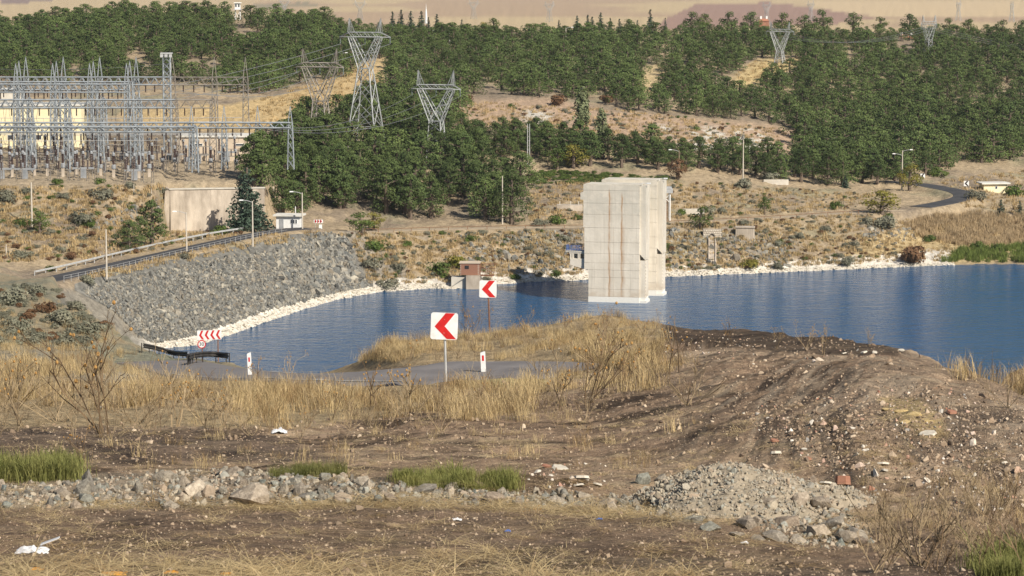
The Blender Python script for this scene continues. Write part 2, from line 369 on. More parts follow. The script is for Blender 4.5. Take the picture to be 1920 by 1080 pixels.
M['signred'] = mat('sign_red', (.46,.014,.014), (.60,.022,.02), 4, .45, spec=.4)
M['signdark'] = mat('sign_black', (.025,.02,.02), None, rough=.5)
M['signback'] = mat('sign_back', (.36,.36,.36), (.45,.45,.45), 4, .5, metal=.4)
M['concpole'] = mat('pole_concrete', (.46,.41,.34), (.60,.54,.45), .8, .9)
M['wood'] = mat('pole_wood', (.20,.14,.10), (.33,.25,.18), 1.2, .9)
M['wallc'] = mat('wall_concrete', (.31,.26,.205), (.58,.50,.405), .45, .92, bump=.03, bscale=2, stretch=(1,1,.35))
M['pale'] = mat('pale_concrete', (.47,.43,.36), (.62,.58,.50), .6, .9, bump=.01, bscale=3)
M['cream'] = mat('cream_plaster', (.80,.70,.44), (.86,.77,.52), .4, .9)
M['beige'] = mat('beige_plaster', (.50,.41,.31), (.60,.50,.38), .4, .9)
M['roofwhite'] = mat('pale_roof', (.58,.56,.50), (.70,.68,.62), .8, .8)
M['brick'] = mat('brick_red', (.27,.125,.08), (.38,.20,.13), 2.2, .9)
M['tile'] = mat('roof_tile', (.30,.13,.08), (.42,.19,.115), 1.2, .9)
M['rustiron'] = mat('rusty_iron', (.16,.075,.04), (.26,.13,.07), 2, .85)
M['dark'] = mat('dark_opening', (.02,.02,.022), (.035,.034,.033), 1, .6)
M['glass'] = mat('window_glass', (.05,.06,.07), None, rough=.1, spec=.6)
M['blue'] = mat('blue_paint', (.035,.09,.30), (.06,.14,.38), 2, .6)
M['rubber'] = mat('black_guardrail', (.022,.02,.019), (.05,.045,.04), 2, .7)
M['plastic'] = mat('white_plastic', (.52,.52,.53), (.66,.66,.66), 3, .45)
M['grey'] = mat('grey_equipment', (.20,.215,.23), (.34,.35,.36), 1, .55)
M['wire'] = mat('conductor', (.22,.23,.24), None, rough=.5, metal=.5)
M['orange'] = mat('orange_leaf', (.55,.22,.02), (.66,.33,.04), 10, .6)

# ------------------------------------------------------------------ ground sheet
PX, PY = proj(GX, GY, HT)
jx = PX+14*fbm(GX/np.maximum(GY/90, .3), GY/np.maximum(GY/40, .5), 51, 3); jy = PY+9*fbm(GX/np.maximum(GY/90, .3)+40, GY/np.maximum(GY/40, .5), 52, 3)
C = np.empty(GX.shape+(3,)); C[:] = (.285,.198,.130)
def paint(mask, col, k=1.0):
    m = (np.asarray(mask, float)*k)[..., None]; C[:] = C*(1-m)+np.array(col)*m
nf = GY < 160
_jit = []
for _k in range(6):
    sc_ = (1.0, .45, .2)[_k % 3]; aa = np.maximum(GY/90*sc_*1.6, .12); bb = np.maximum(GY/40*sc_*1.6, .25)
    _jit.append((PX+(34, 22, 14)[_k % 3]*fbm(GX/aa+_k*9, GY/bb, 151+_k, 3), PY+(15, 10, 7)[_k % 3]*fbm(GX/aa+70+_k*5, GY/bb, 171+_k, 3)))
_inp0 = inpoly
def softpoly(P, a, b):
    lo, hi = np.min(P, 0)-50, np.max(P, 0)+50; m = np.where((PX > lo[0]) & (PX < hi[0]) & (PY > lo[1]) & (PY < hi[1])); r = np.zeros(PX.shape)
    for jx_, jy_ in _jit: r[m] += _inp0(P, jx_[m], jy_[m])
    return r/len(_jit)
t1 = fbm(GX/2.6, GY/1.9, 61, 4); t2 = fbm(GX/.9, GY/.6, 62, 3); t3 = fbm(GX/9, GY/14, 63, 3)
paint(nf & True, (.40,.295,.198), ss(-.3, .6, t3+.4*t2))
paint(nf, (.060,.041,.028), ss(.0, .42, t1+.5*t2-.02-.25*flank)*.88); paint(nf, (.46,.35,.22), ss(.12, .45, fbm(GX/1.6, GY/.7, 65, 4))*.55); paint(nf, (.045,.031,.022), ss(.18, .42, fbm(GX/1.1, GY/.45, 68, 4)+.3*t1)*.55); paint(nf, (.075,.055,.042), flank*ss(.05, .4, fbm(SQ/2.2, SP/.35, 66, 4))*.75); paint(nf, (.42,.335,.24), flank*ss(.05, .4, fbm(SQ/1.5, SP/.3, 67, 4))*.6)                       # scorched soil
paint(nf*softpoly([(-300,960),(0,960),(700,955),(1200,965),(1600,1010),(2300,1020),(2300,1400),(-300,1400)], jx, jy), (.140,.096,.066), .55)
paint(nf*softpoly([(-300,1035),(200,1040),(700,1060),(1300,1072),(1300,1200),(-300,1200)], jx, jy), (.34,.25,.14), .15)
paint(nf*softpoly([(-300,790),(200,800),(500,815),(650,860),(500,870),(-300,850)], jx, jy), (.075,.055,.045), .65)
paint(nf*softpoly([(1190,608),(1300,606),(1640,630),(1710,664),(1600,668),(1400,655),(1240,640),(1180,625)], jx, jy), (.050,.036,.027), .80)   # burnt strip on the crest
paint(nf*softpoly([(-300,640),(0,640),(300,690),(620,690),(850,700),(760,780),(560,800),(-300,800)], jx, jy), (.37,.285,.165), .85)
paint(nf*softpoly([(560,690),(700,650),(930,615),(1100,590),(1240,600),(1240,680),(1040,720),(900,735),(900,690)], jx, jy), (.36,.275,.16), .85)
paint(nf*softpoly([(880,690),(1010,680),(1030,720),(900,740)], jx, jy), (.46,.38,.19), .9)
paint(nf*softpoly([(1640,745),(1720,745),(1770,790),(1760,830),(1690,800)], jx, jy), (.50,.37,.17), .85)
paint(nf*softpoly([(1700,655),(1960,740),(1960,900),(1800,860),(1500,780),(1620,700)], jx, jy), (.30,.235,.17), .25)
paint(nf*softpoly([(-200,905),(290,885),(560,885),(960,918),(1330,965),(1330,985),(960,950),(120,955),(-200,952)], jx, jy), (.32,.26,.185), .8)
mid = (GY >= 135) & (GY < 420)
paint(mid, (.31,.255,.165)); paint(mid, (.22,.215,.155), ss(-.1, .4, fbm(GX/9, GY/14, 64, 3)))
paint(((GY > 90) & (GY < 300))*softpoly([(-300,640),(30,645),(130,670),(210,690),(330,700),(200,720),(60,700),(-300,690)], jx, jy), (.27,.265,.235), .4)
ff = GY >= 420
paint(ff, (.365,.285,.185)); tf = fbm(GX/14, GY/20, 71, 4); tg = fbm(GX/4, GY/6, 72, 3)
paint(ff, (.25,.20,.145), ss(-.15, .45, tf+.4*tg)); paint(ff, (.25,.235,.15), ss(.15, .55, fbm(GX/8, GY/9, 73, 3))*.7)
paint(ff*softpoly([(640,430),(880,440),(1100,430),(1250,420),(1500,440),(1480,510),(1250,515),(1000,520),(820,530),(680,520)], jx, jy), (.25,.225,.185), ss(-.1, .35, tg+tf)*.8)
paint(ff*softpoly([(850,185),(1040,185),(1160,210),(1340,225),(1500,240),(1480,300),(1250,290),(1000,245),(850,235)], jx, jy), (.40,.29,.20))
paint(ff*softpoly([(1230,235),(1420,240),(1460,275),(1390,290),(1290,285)], jx, jy), (.56,.53,.46), ss(-.25, .2, tg))
paint(ff*softpoly([(990,205),(1040,215),(1020,235),(990,230)], jx, jy), (.55,.52,.45), .9)
paint(ff*softpoly([(440,195),(560,170),(720,105),(720,160),(600,215),(470,250),(230,235),(230,205)], jx, jy), (.50,.37,.19))
paint(ff*softpoly([(1360,160),(1420,110),(1520,110),(1400,165)], jx, jy), (.52,.40,.20)); paint(ff*softpoly([(1190,165),(1215,125),(1260,118),(1220,180)], jx, jy), (.50,.39,.22))
paint(ff*softpoly([(1640,440),(1780,420),(1960,440),(1960,490),(1500,505),(1600,470)], jx, jy), (.47,.36,.19), .8)
paint(ff*softpoly([(-300,280),(490,280),(495,347),(-300,350)], PX, PY)*(GY < 620), (.36,.29,.20), .8)
paint(ff & (HT < 1.7+.6*tg+.35*(PX < 700)) & (GY < 600) & (PX < 1785) & (PX > 200), (.66,.61,.53), .95)
fld = GY > 1500                                              # far fields
paint(fld, (.50,.385,.23)); lx = GX/GY*1000; ly = np.log(GY)*10
paint(fld, (.42,.305,.20), ss(.0, .12, fbm(lx/70, ly/2.2, 81, 2)-.02))
paint(fld & inpoly([(1240,40),(1300,10),(1440,4),(1560,20),(1640,34),(1560,46),(1230,56)], PX, PY), (.33,.215,.165))
paint(fld & inpoly([(1500,2),(1960,0),(1960,32),(1660,33),(1560,20)], PX, PY), (.56,.43,.265))
paint(fld & inpoly([(0,-5),(100,-5),(100,4),(0,6)], PX, PY), (.27,.2,.17))
paint(fld & inpoly([(470,8),(580,4),(600,12),(480,18)], PX, PY), (.24,.22,.15), .7)
paint(((GY > 300) & (GY < 450))*softpoly([(120,545),(160,540),(230,590),(300,660),(250,670),(150,620),(100,575)], jx, jy), (.20,.185,.155), .9)
nu, nd = GX.shape
idx = np.arange(nu*nd).reshape(nu, nd)
Fq = np.stack([idx[:-1, :-1], idx[1:, :-1], idx[1:, 1:], idx[:-1, 1:]], -1).reshape(-1, 4)
def ground_mat():
    m = bpy.data.materials.new('ground_soil'); m.use_nodes = True; n = m.node_tree.nodes; l = m.node_tree.links; b = n['Principled BSDF']
    b.inputs['Roughness'].default_value = .95; b.inputs['Specular IOR Level'].default_value = .1
    at = n.new('ShaderNodeAttribute'); at.attribute_name = 'col'; pos = n.new('ShaderNodeNewGeometry').outputs['Position']
    def noi(sc, det=5, ro=.6):
        q = n.new('ShaderNodeTexNoise'); q.inputs['Scale'].default_value = sc; q.inputs['Detail'].default_value = det; q.inputs['Roughness'].default_value = ro; l.new(pos, q.inputs['Vector']); return q.outputs['Fac']
    def mul(c, fac, lo, hi):
        mr = n.new('ShaderNodeMapRange'); mr.inputs[1].default_value = .3; mr.inputs[2].default_value = .7; mr.inputs[3].default_value = lo; mr.inputs[4].default_value = hi; l.new(fac, mr.inputs[0])
        mx = n.new('ShaderNodeVectorMath'); mx.operation = 'SCALE'; l.new(c, mx.inputs[0]); l.new(mr.outputs[0], mx.inputs['Scale']); return mx.outputs[0]
    c = mul(at.outputs['Color'], noi(1.1, 6), .68, 1.30); c = mul(c, noi(9, 6, .7), .62, 1.36)
    l.new(c, b.inputs['Base Color'])
    bp = n.new('ShaderNodeBump'); bp.inputs['Distance'].default_value = .09; l.new(noi(7, 8, .72), bp.inputs['Height'])
    bp2 = n.new('ShaderNodeBump'); bp2.inputs['Distance'].default_value = .35; l.new(noi(.9, 6, .65), bp2.inputs['Height']); l.new(bp.outputs[0], bp2.inputs['Normal'])
    l.new(bp2.outputs[0], b.inputs['Normal']); return m
gm = fast_mesh('ground', np.stack([GX, GY, HT], -1).reshape(-1, 3), Fq, ground_mat())
ca = gm.color_attributes.new('col', 'FLOAT_COLOR', 'POINT')
ca.data.foreach_set('color', np.concatenate([C.reshape(-1, 3), np.ones((nu*nd, 1))], 1).astype(np.float32).ravel())
gm.polygons.foreach_set('use_smooth', np.ones(len(gm.polygons), bool))
struct(ob('ground', gm))

# ------------------------------------------------------------------ water
def water_mat():
    m = bpy.data.materials.new('lake_water'); m.use_nodes = True; n = m.node_tree.nodes; l = m.node_tree.links; b = n['Principled BSDF']
    b.inputs['Base Color'].default_value = (.012,.074,.175,1); b.inputs['Roughness'].default_value = .10; b.inputs['IOR'].default_value = 1.333
    pos = n.new('ShaderNodeNewGeometry').outputs['Position']; prev = None
    wn = n.new('ShaderNodeTexNoise'); wn.inputs['Scale'].default_value = .022; wn.inputs['Detail'].default_value = 4; wm = n.new('ShaderNodeMapRange'); wm.inputs[1].default_value = .38; wm.inputs[2].default_value = .62; wm.inputs[3].default_value = .65; wm.inputs[4].default_value = 1.0
    l.new(pos, wn.inputs['Vector']); l.new(wn.outputs['Fac'], wm.inputs[0]); wind = wm.outputs[0]
    for sc, dist, st in ((.16,.50,(.45,1,1)), (.5,.66,(.7,1,1)), (1.3,.36,(.8,1,1)), (3.6,.12,(.8,1,1))):
        mp = n.new('ShaderNodeMapping'); mp.inputs['Scale'].default_value = st; mp.inputs['Rotation'].default_value = (0,0,.25); l.new(pos, mp.inputs[0])
        q = n.new('ShaderNodeTexNoise'); q.inputs['Scale'].default_value = sc; q.inputs['Detail'].default_value = 4; l.new(mp.outputs[0], q.inputs['Vector'])
        bp = n.new('ShaderNodeBump'); bp.inputs['Distance'].default_value = dist; l.new(q.outputs['Fac'], bp.inputs['Height']); l.new(wind, bp.inputs['Strength'])
        if prev: l.new(prev, bp.inputs['Normal'])
        prev = bp.outputs[0]
    l.new(prev, b.inputs['Normal']); return m
wb = MB(); wb.raw([(-420,250,0),(560,250,0),(560,640,0),(-420,640,0)], [(0,1,2,3)])
# (the sheet is trimmed to the basin: west of the dam the ground rises above it)
struct(ob('reservoir_water', wb.mesh('reservoir_water', water_mat())))

# ------------------------------------------------------------------ roads
def road(name, c, w, m, z=.0):
    V = []; F = []; K = 7
    for k, p in enumerate(c):
        t = c[min(k+1, len(c)-1)]-c[max(k-1, 0)]; t = t[:2]/np.linalg.norm(t[:2]); nn = np.array((-t[1], t[0]))
        for a in (-1.12, -1, -.5, 0, .5, 1, 1.12): V.append((p[0]+nn[0]*w*a, p[1]+nn[1]*w*a, p[2]+z+(.03*(1-a*a) if abs(a) < 1.05 else -.22)))
    for k in range(len(c)-1):
        for a in range(K-1): F.append((k*K+a, (k+1)*K+a, (k+1)*K+a+1, k*K+a+1))
    o = ob(name, MB().raw(V, F).mesh(name, m)); struct(o); return o
nr = road('road', near_road_c, 2.9, M['asphalt'])
road('dam_crest_road', dam_road_c, 2.1, M['asphaltdark'])
road('shore_road', right_road_c, 2.5, M['asphaltdark'])
road('shore_track', track_c, 1.3, M['dirt'])
# painted edge line of the near road
def ribbon(name, c, off, w, z, m, parent):
    V = []; F = []
    for k, p in enumerate(c):
        t = c[min(k+1, len(c)-1)]-c[max(k-1, 0)]; t = t[:2]/np.linalg.norm(t[:2]); nn = np.array((-t[1], t[0]))
        for a in (off-w, off+w): V.append((p[0]+nn[0]*a, p[1]+nn[1]*a, p[2]+z))
    for k in range(len(c)-1): F.append((2*k, 2*k+2, 2*k+3, 2*k+1))
    return ob(name, MB().raw(V, F).mesh(name, m), parent)
M['worn'] = mat('worn_road_paint', (.16,.155,.15), (.50,.49,.46), 1.6, .85, coord='World')
ribbon('edge_line', near_road_c[30:62], -2.45, .09, .030, M['worn'], nr); ribbon('edge_line', near_road_c[22:62], 2.45, .09, .030, M['worn'], nr)

# ------------------------------------------------------------------ foliage generators
def leaf_tris(cn, size, rng, up=.3):
    N = len(cn); n = rng.normal(size=(N, 3))*.55; n[:, 2] += up
    if hasattr(rng, 'outw'): n += np.concatenate(rng.outw)
    n /= np.linalg.norm(n, axis=1)[:, None]
    a = rng.normal(size=(N, 3)); t = np.cross(n, a); t /= np.linalg.norm(t, axis=1)[:, None]; b = np.cross(n, t)
    s = (size*rng.uniform(.6, 1.4, N))[:, None] if np.ndim(size) == 0 else (size*rng.uniform(.6, 1.4, N))[:, None]
    V = np.stack([cn+t*s, cn-t*s*.5+b*s*.55, cn-t*s*.5-b*s*.55], 1).reshape(-1, 3)
    return V, np.arange(3*N).reshape(-1, 3)
class LeafRng:                        # a random generator that also remembers which way each leaf faces
    def __init__(s, seed): s.g = np.random.default_rng(seed); s.outw = []
    def __getattr__(s, k): return getattr(s.__dict__['g'], k)
def ell(rng, n, c, r):               # points in an ellipsoid, denser to the outside, upper side favoured
    d = rng.normal(size=(n, 3)); d[:, 2] += .25; d /= np.linalg.norm(d, axis=1)[:, None]
    h = np.array((c[0], c[1], 0.0)); h = h/(np.linalg.norm(h)+.12)
    rng.outw.append(d+.45*h); return np.array(c)+d*(rng.uniform(.45, 1, n)**.5)[:, None]*np.array(r)
def pine_crown(seed, h, r, nc, nl, leaf, lo=.2):
    rng = LeafRng(seed); P = []; limbs = []
    for i in range(nc):
        t = (i+.5)/nc; z = h*(lo+(.95-lo)*t); Rr = r*(min(1, .70+1.2*t) if t < .3 else (1-((t-.3)/.74)**2.1))
        a = i*2.399+rng.uniform(-.5, .5); q = Rr*rng.uniform(.45, .92); cr = r*rng.uniform(.28, .44)*(1-.35*t)
        c = (q*math.cos(a), q*math.sin(a), z+rng.uniform(-.04, .04)*h); limbs.append(c)
        P.append(ell(rng, nl, c, (cr, cr, cr*.52)))
    P.append(ell(rng, nl, (0, 0, h*.93), (r*.26, r*.26, h*.08))); P.append(ell(rng, nl*2, (0, 0, h*.55), (r*.5, r*.5, h*.28)))
    return np.concatenate(P), limbs, rng
def make_pine(seed, h, r, nc, nl, leaf, m, lo=.2):
    P, limbs, rng = pine_crown(seed, h, r, nc, nl, leaf, lo); V, F = leaf_tris(P, leaf, rng, .5)
    cm = fast_mesh('crown', V, F, m); tb = MB(); tr = .018*h+.03
    tb.tube([(0,0,-.4),(.03*h*.2,0,h*.35),(0,.02*h,h*.7),(0,0,h*.95)], [tr*1.25, tr, tr*.6, .02], 6)
    for c in limbs[::2]: tb.tube([(0,0,c[2]*.88), (c[0]*.9, c[1]*.9, c[2])], [tr*.3, .02], 3, False)
    return cm, tb.mesh('trunk', M['bark'])
def make_fir(seed, h, r, tiers, nl, leaf, m, droop=.25):
    rng = np.random.default_rng(seed); P = []
    for i in range(tiers):
        t = i/(tiers-1); z = h*(.08+.88*t); Rr = r*(1-t)**.85+.05*r; nb = max(4, int(9*(1-t)+3))
        for b in range(nb):
            a = rng.uniform(0, 6.28); L = Rr*rng.uniform(.7, 1.1); k = max(4, int(nl*(L/r)))
            s = rng.uniform(.1, 1, k); P.append(np.stack([np.cos(a)*L*s, np.sin(a)*L*s, z-droop*L*s+rng.normal(0, .03*h/tiers*3, k)], 1)+rng.normal(0, .07*r, (k, 3)))
    V, F = leaf_tris(np.concatenate(P), leaf, rng, .6)
    tb = MB(); tb.tube([(0,0,-.4),(0,0,h*.5),(0,0,h)], [.025*h, .015*h, .02], 6)
    return fast_mesh('crown', V, F, m), tb.mesh('trunk', M['bark'])
def make_broad(seed, h, r, nc, nl, leaf, m, lo=.35, slim=False):
    rng = LeafRng(seed); P = []; tb = MB(); tr = .02*h+.03
    tb.tube([(0,0,-.4),(.05*r,0,h*lo),(0,0,h*.85)], [tr*1.3, tr, .02], 6)
    for i in range(nc):
        t = rng.uniform(0, 1); z = h*(lo+(.92-lo)*t); a = rng.uniform(0, 6.28)
        q = r*(math.sin(math.pi*(.18+.74*t)))*rng.uniform(.3, .8); cr = r*rng.uniform(.25, .45)
        c = (q*math.cos(a), q*math.sin(a), z); P.append(ell(rng, nl, c, (cr, cr, cr*(2.2 if slim else .8))))
        if i % 2 == 0: tb.tube([(0,0,z*.7), c], [tr*.35, .015], 3, False)
    V, F = leaf_tris(np.concatenate(P), leaf, rng, .3)
    return fast_mesh('crown', V, F, m), tb.mesh('trunk', M['bark'])
def tree_at(name, pair, loc, rz, sc, label, cat, group=None):
    t = thing(name, loc, label, cat, group, rz, sc); ob('trunk', pair[1], t); ob('crown', pair[0], t); return t
def make_shrub(seed, m, nc=9, nl=70, leaf=.09, hh=.9):      # unit shrub: radius about 1, height about hh*1.1
    rng = LeafRng(seed); P = []
    for i in range(nc):
        a = rng.uniform(0, 6.28); q = rng.uniform(0, .62); z = hh*rng.uniform(.25, .75)*(1-.35*q); cr = rng.uniform(.28, .46)
        P.append(ell(rng, nl, (q*math.cos(a), q*math.sin(a), z), (cr, cr, cr*hh*.8)))
    V, F = leaf_tris(np.concatenate(P), leaf, rng, .4); V[:, 2] = np.maximum(V[:, 2], -.05)
    return fast_mesh('shrub', V, F, m)

# geometry-node scatter for what nobody could count
def scatter(name, pts, rot, scl, protos, pick, label, cat, parent=None):
    me = bpy.data.meshes.new(name); me.from_pydata([tuple(map(float, p)) for p in pts], [], [])
    for an, ty, ar in (('rot','FLOAT_VECTOR',rot), ('scl','FLOAT_VECTOR',scl)):
        a = me.attributes.new(an, ty, 'POINT'); a.data.foreach_set('vector', np.asarray(ar, np.float32).ravel())
    a = me.attributes.new('pick', 'INT', 'POINT'); a.data.foreach_set('value', np.asarray(pick, np.int32))
    o = ob(name, me, parent); ng = bpy.data.node_groups.new(name, 'GeometryNodeTree')
    ng.interface.new_socket('Geometry', in_out='INPUT', socket_type='NodeSocketGeometry'); ng.interface.new_socket('Geometry', in_out='OUTPUT', socket_type='NodeSocketGeometry')
    n = ng.nodes; l = ng.links; gi = n.new('NodeGroupInput'); go = n.new('NodeGroupOutput'); iop = n.new('GeometryNodeInstanceOnPoints'); jg = n.new('GeometryNodeJoinGeometry')
    for k, me2 in enumerate(protos):
        po = bpy.data.objects.new(name+'_piece', me2); oi = n.new('GeometryNodeObjectInfo'); oi.inputs['Object'].default_value = po; oi.inputs['As Instance'].default_value = True
        l.new(oi.outputs['Geometry'], jg.inputs[0])
    def na(nm, ty):
        q = n.new('GeometryNodeInputNamedAttribute'); q.data_type = ty; q.inputs['Name'].default_value = nm; return q.outputs['Attribute']
    e2r = n.new('FunctionNodeEulerToRotation'); l.new(na('rot','FLOAT_VECTOR'), e2r.inputs[0])
    iop.inputs['Pick Instance'].default_value = True
    l.new(gi.outputs[0], iop.inputs['Points']); l.new(jg.outputs[0], iop.inputs['Instance']); l.new(na('pick','INT'), iop.inputs['Instance Index'])
    l.new(e2r.outputs[0], iop.inputs['Rotation']); l.new(na('scl','FLOAT_VECTOR'), iop.inputs['Scale']); l.new(iop.outputs[0], go.inputs[0])
    md = o.modifiers.new('scatter', 'NODES'); md.node_group = ng
    if parent is None: tag(o, label, cat, kind='stuff')
    else: o['kind'] = 'stuff'
    return o
def sample(polys, n, seed, d0=25, d1=1050, excl=()):
    """n ground points spread over pixel polygons of the view"""
    rng = np.random.default_rng(seed); A = np.concatenate([np.asarray(p, float) for p in polys]); lo, hi = A.min(0), A.max(0)
    px = rng.uniform(lo[0], hi[0], n*8); py = rng.uniform(lo[1], hi[1], n*8); k = np.zeros(len(px), bool)
    for p in polys: k |= inpoly(p, px, py)
    for p in excl: k &= ~inpoly(p, px, py)
    px, py = px[k][:n], py[k][:n]; g = G(px, py, d0, d1); ok = ~np.isnan(g[:, 0]); ok &= g[:, 2] > .05
    for c, w in ROADS:
        if ok.any():
            d, _ = pdist(c, np.where(ok, g[:, 0], 0), np.where(ok, g[:, 1], -999)); ok &= d > w+.2
    return g[ok], px[ok], py[ok], rng
def rock_mesh(seed, m, sub=1, name='rock'):
    import bmesh
    rng = np.random.default_rng(seed); bm = bmesh.new(); pts = rng.normal(size=(16 if sub == 1 else 26, 3)); pts /= np.linalg.norm(pts, axis=1)[:, None]
    pts *= rng.uniform(.75, 1.05, (len(pts), 1))*np.array((1, .8, .62))
    vs = [bm.verts.new(p) for p in pts]; r = bmesh.ops.convex_hull(bm, input=vs)
    bmesh.ops.delete(bm, geom=[v for v in bm.verts if not v.link_faces], context='VERTS')
    me = bpy.data.meshes.new(name); bm.to_mesh(me); bm.free(); me.materials.append(m); return me

# ================================================================== DAM FACE
CR = [(100,528),(200,511),(300,487),(400,465),(473,448),(540,437),(600,438),(640,441)]
SH = [(150,640),(210,655),(290,655),(370,648),(420,632),(500,604),(570,580),(640,560),(700,549)]
rr = np.random.default_rng(5)
rip = [rock_mesh(100+k, M['riprap']) for k in range(8)]
dam_poly = [(150,545),(200,528),(300,505),(400,488),(473,476),(520,468),(552,450),(620,436),(655,452),(668,500),(690,536),(640,548),(570,565),(500,584),(420,612),(370,630),(290,644),(262,634),(215,585)]
nx_, ny_ = 90, 40
DV = []
gpx = np.linspace(140, 700, nx_)
top = np.interp(gpx, [140,200,300,400,473,545,620,655,668,700], [533,515,492,472,456,440,436,452,480,525])
bot = np.interp(gpx, [140,215,262,290,370,420,500,570,640,700], [545,583,632,640,628,610,581,562,546,538])
tt = np.linspace(0, 1, ny_); gp = np.repeat(gpx, ny_); gy = (top[:, None]*(1-tt)+bot[:, None]*tt).ravel()
dg = G(gp, gy, 400, 620, 300); bad = np.isnan(dg[:, 0]); dg[bad] = [(0, 500, -3)]
dg[:, 2] += .06
di = np.arange(nx_*ny_).reshape(nx_, ny_)
DF = np.stack([di[:-1, :-1], di[:-1, 1:], di[1:, 1:], di[1:, :-1]], -1).reshape(-1, 4)
DF = DF[~bad[DF].any(1)]
damo = ob('rockfill_dam', fast_mesh('rockfill_dam', dg, DF, mat('rockfill', (.09,.088,.078), (.21,.20,.175), .8, .95, bump=.2, bscale=1.5, coord='World')))
tag(damo, 'long grey rockfill dam face sloping down to the blue water', 'dam')
P, qx, qy, rng = sample([dam_poly], 12000, 11, 400, 620)
s = rng.uniform(.14, .42, len(P))*np.where(rng.uniform(size=len(P)) < .14, 1.7, 1); s *= np.where(qx > 520, 1.45, 1)*np.where(fbm(P[:, 0]/6, P[:, 1]/9, 12, 2) > .25, 1.35, 1); order = np.argsort(-s/P[:, 1])
big, rest = order[:300], order[300:]
for k in big:
    o = ob('rock', rip[k % 8], damo, P[k]+(0, 0, s[k]*.25), 0, s[k]*np.array((1, rng.uniform(.8, 1.2), rng.uniform(.7, 1.1)))); o.rotation_euler = rng.uniform(-3, 3, 3)
scatter('rockfill_stones', P[rest]+np.stack([0*s[rest], 0*s[rest], s[rest]*.2], 1), rng.uniform(-3, 3, (len(rest), 3)), s[rest][:, None]*rng.uniform(.7, 1.2, (len(rest), 3)), rip, rng.integers(0, 8, len(rest)), None, None, damo)

# pale limestone along the water's edge
lim = [rock_mesh(140+k, M['lime']) for k in range(5)]
sx = np.random.default_rng(6).uniform(285, 1790, 4200); sy = np.interp(sx, [p[0] for p in SHORE], [p[1] for p in SHORE]) - np.random.default_rng(7).uniform(0, 1, 4200)*np.interp(sx, [285,500,700,900,1200,1790], [10,18,12,8,10,5])
P = G(sx, sy, 420, 620, 400); ok = ~np.isnan(P[:, 0]); P = P[ok]; s = rr.uniform(.10, .42, len(P)); P[:, 2] = np.maximum(P[:, 2], 0)
scatter('shore_stones', P, rr.uniform(-.5, .5, (len(P), 3))*(1, 1, 6), s[:, None]*rr.uniform(.7, 1.3, (len(P), 3))*(1.3, 1, .6), lim, rr.integers(0, 5, len(P)), 'band of pale bleached limestone along the waterline', 'stones')

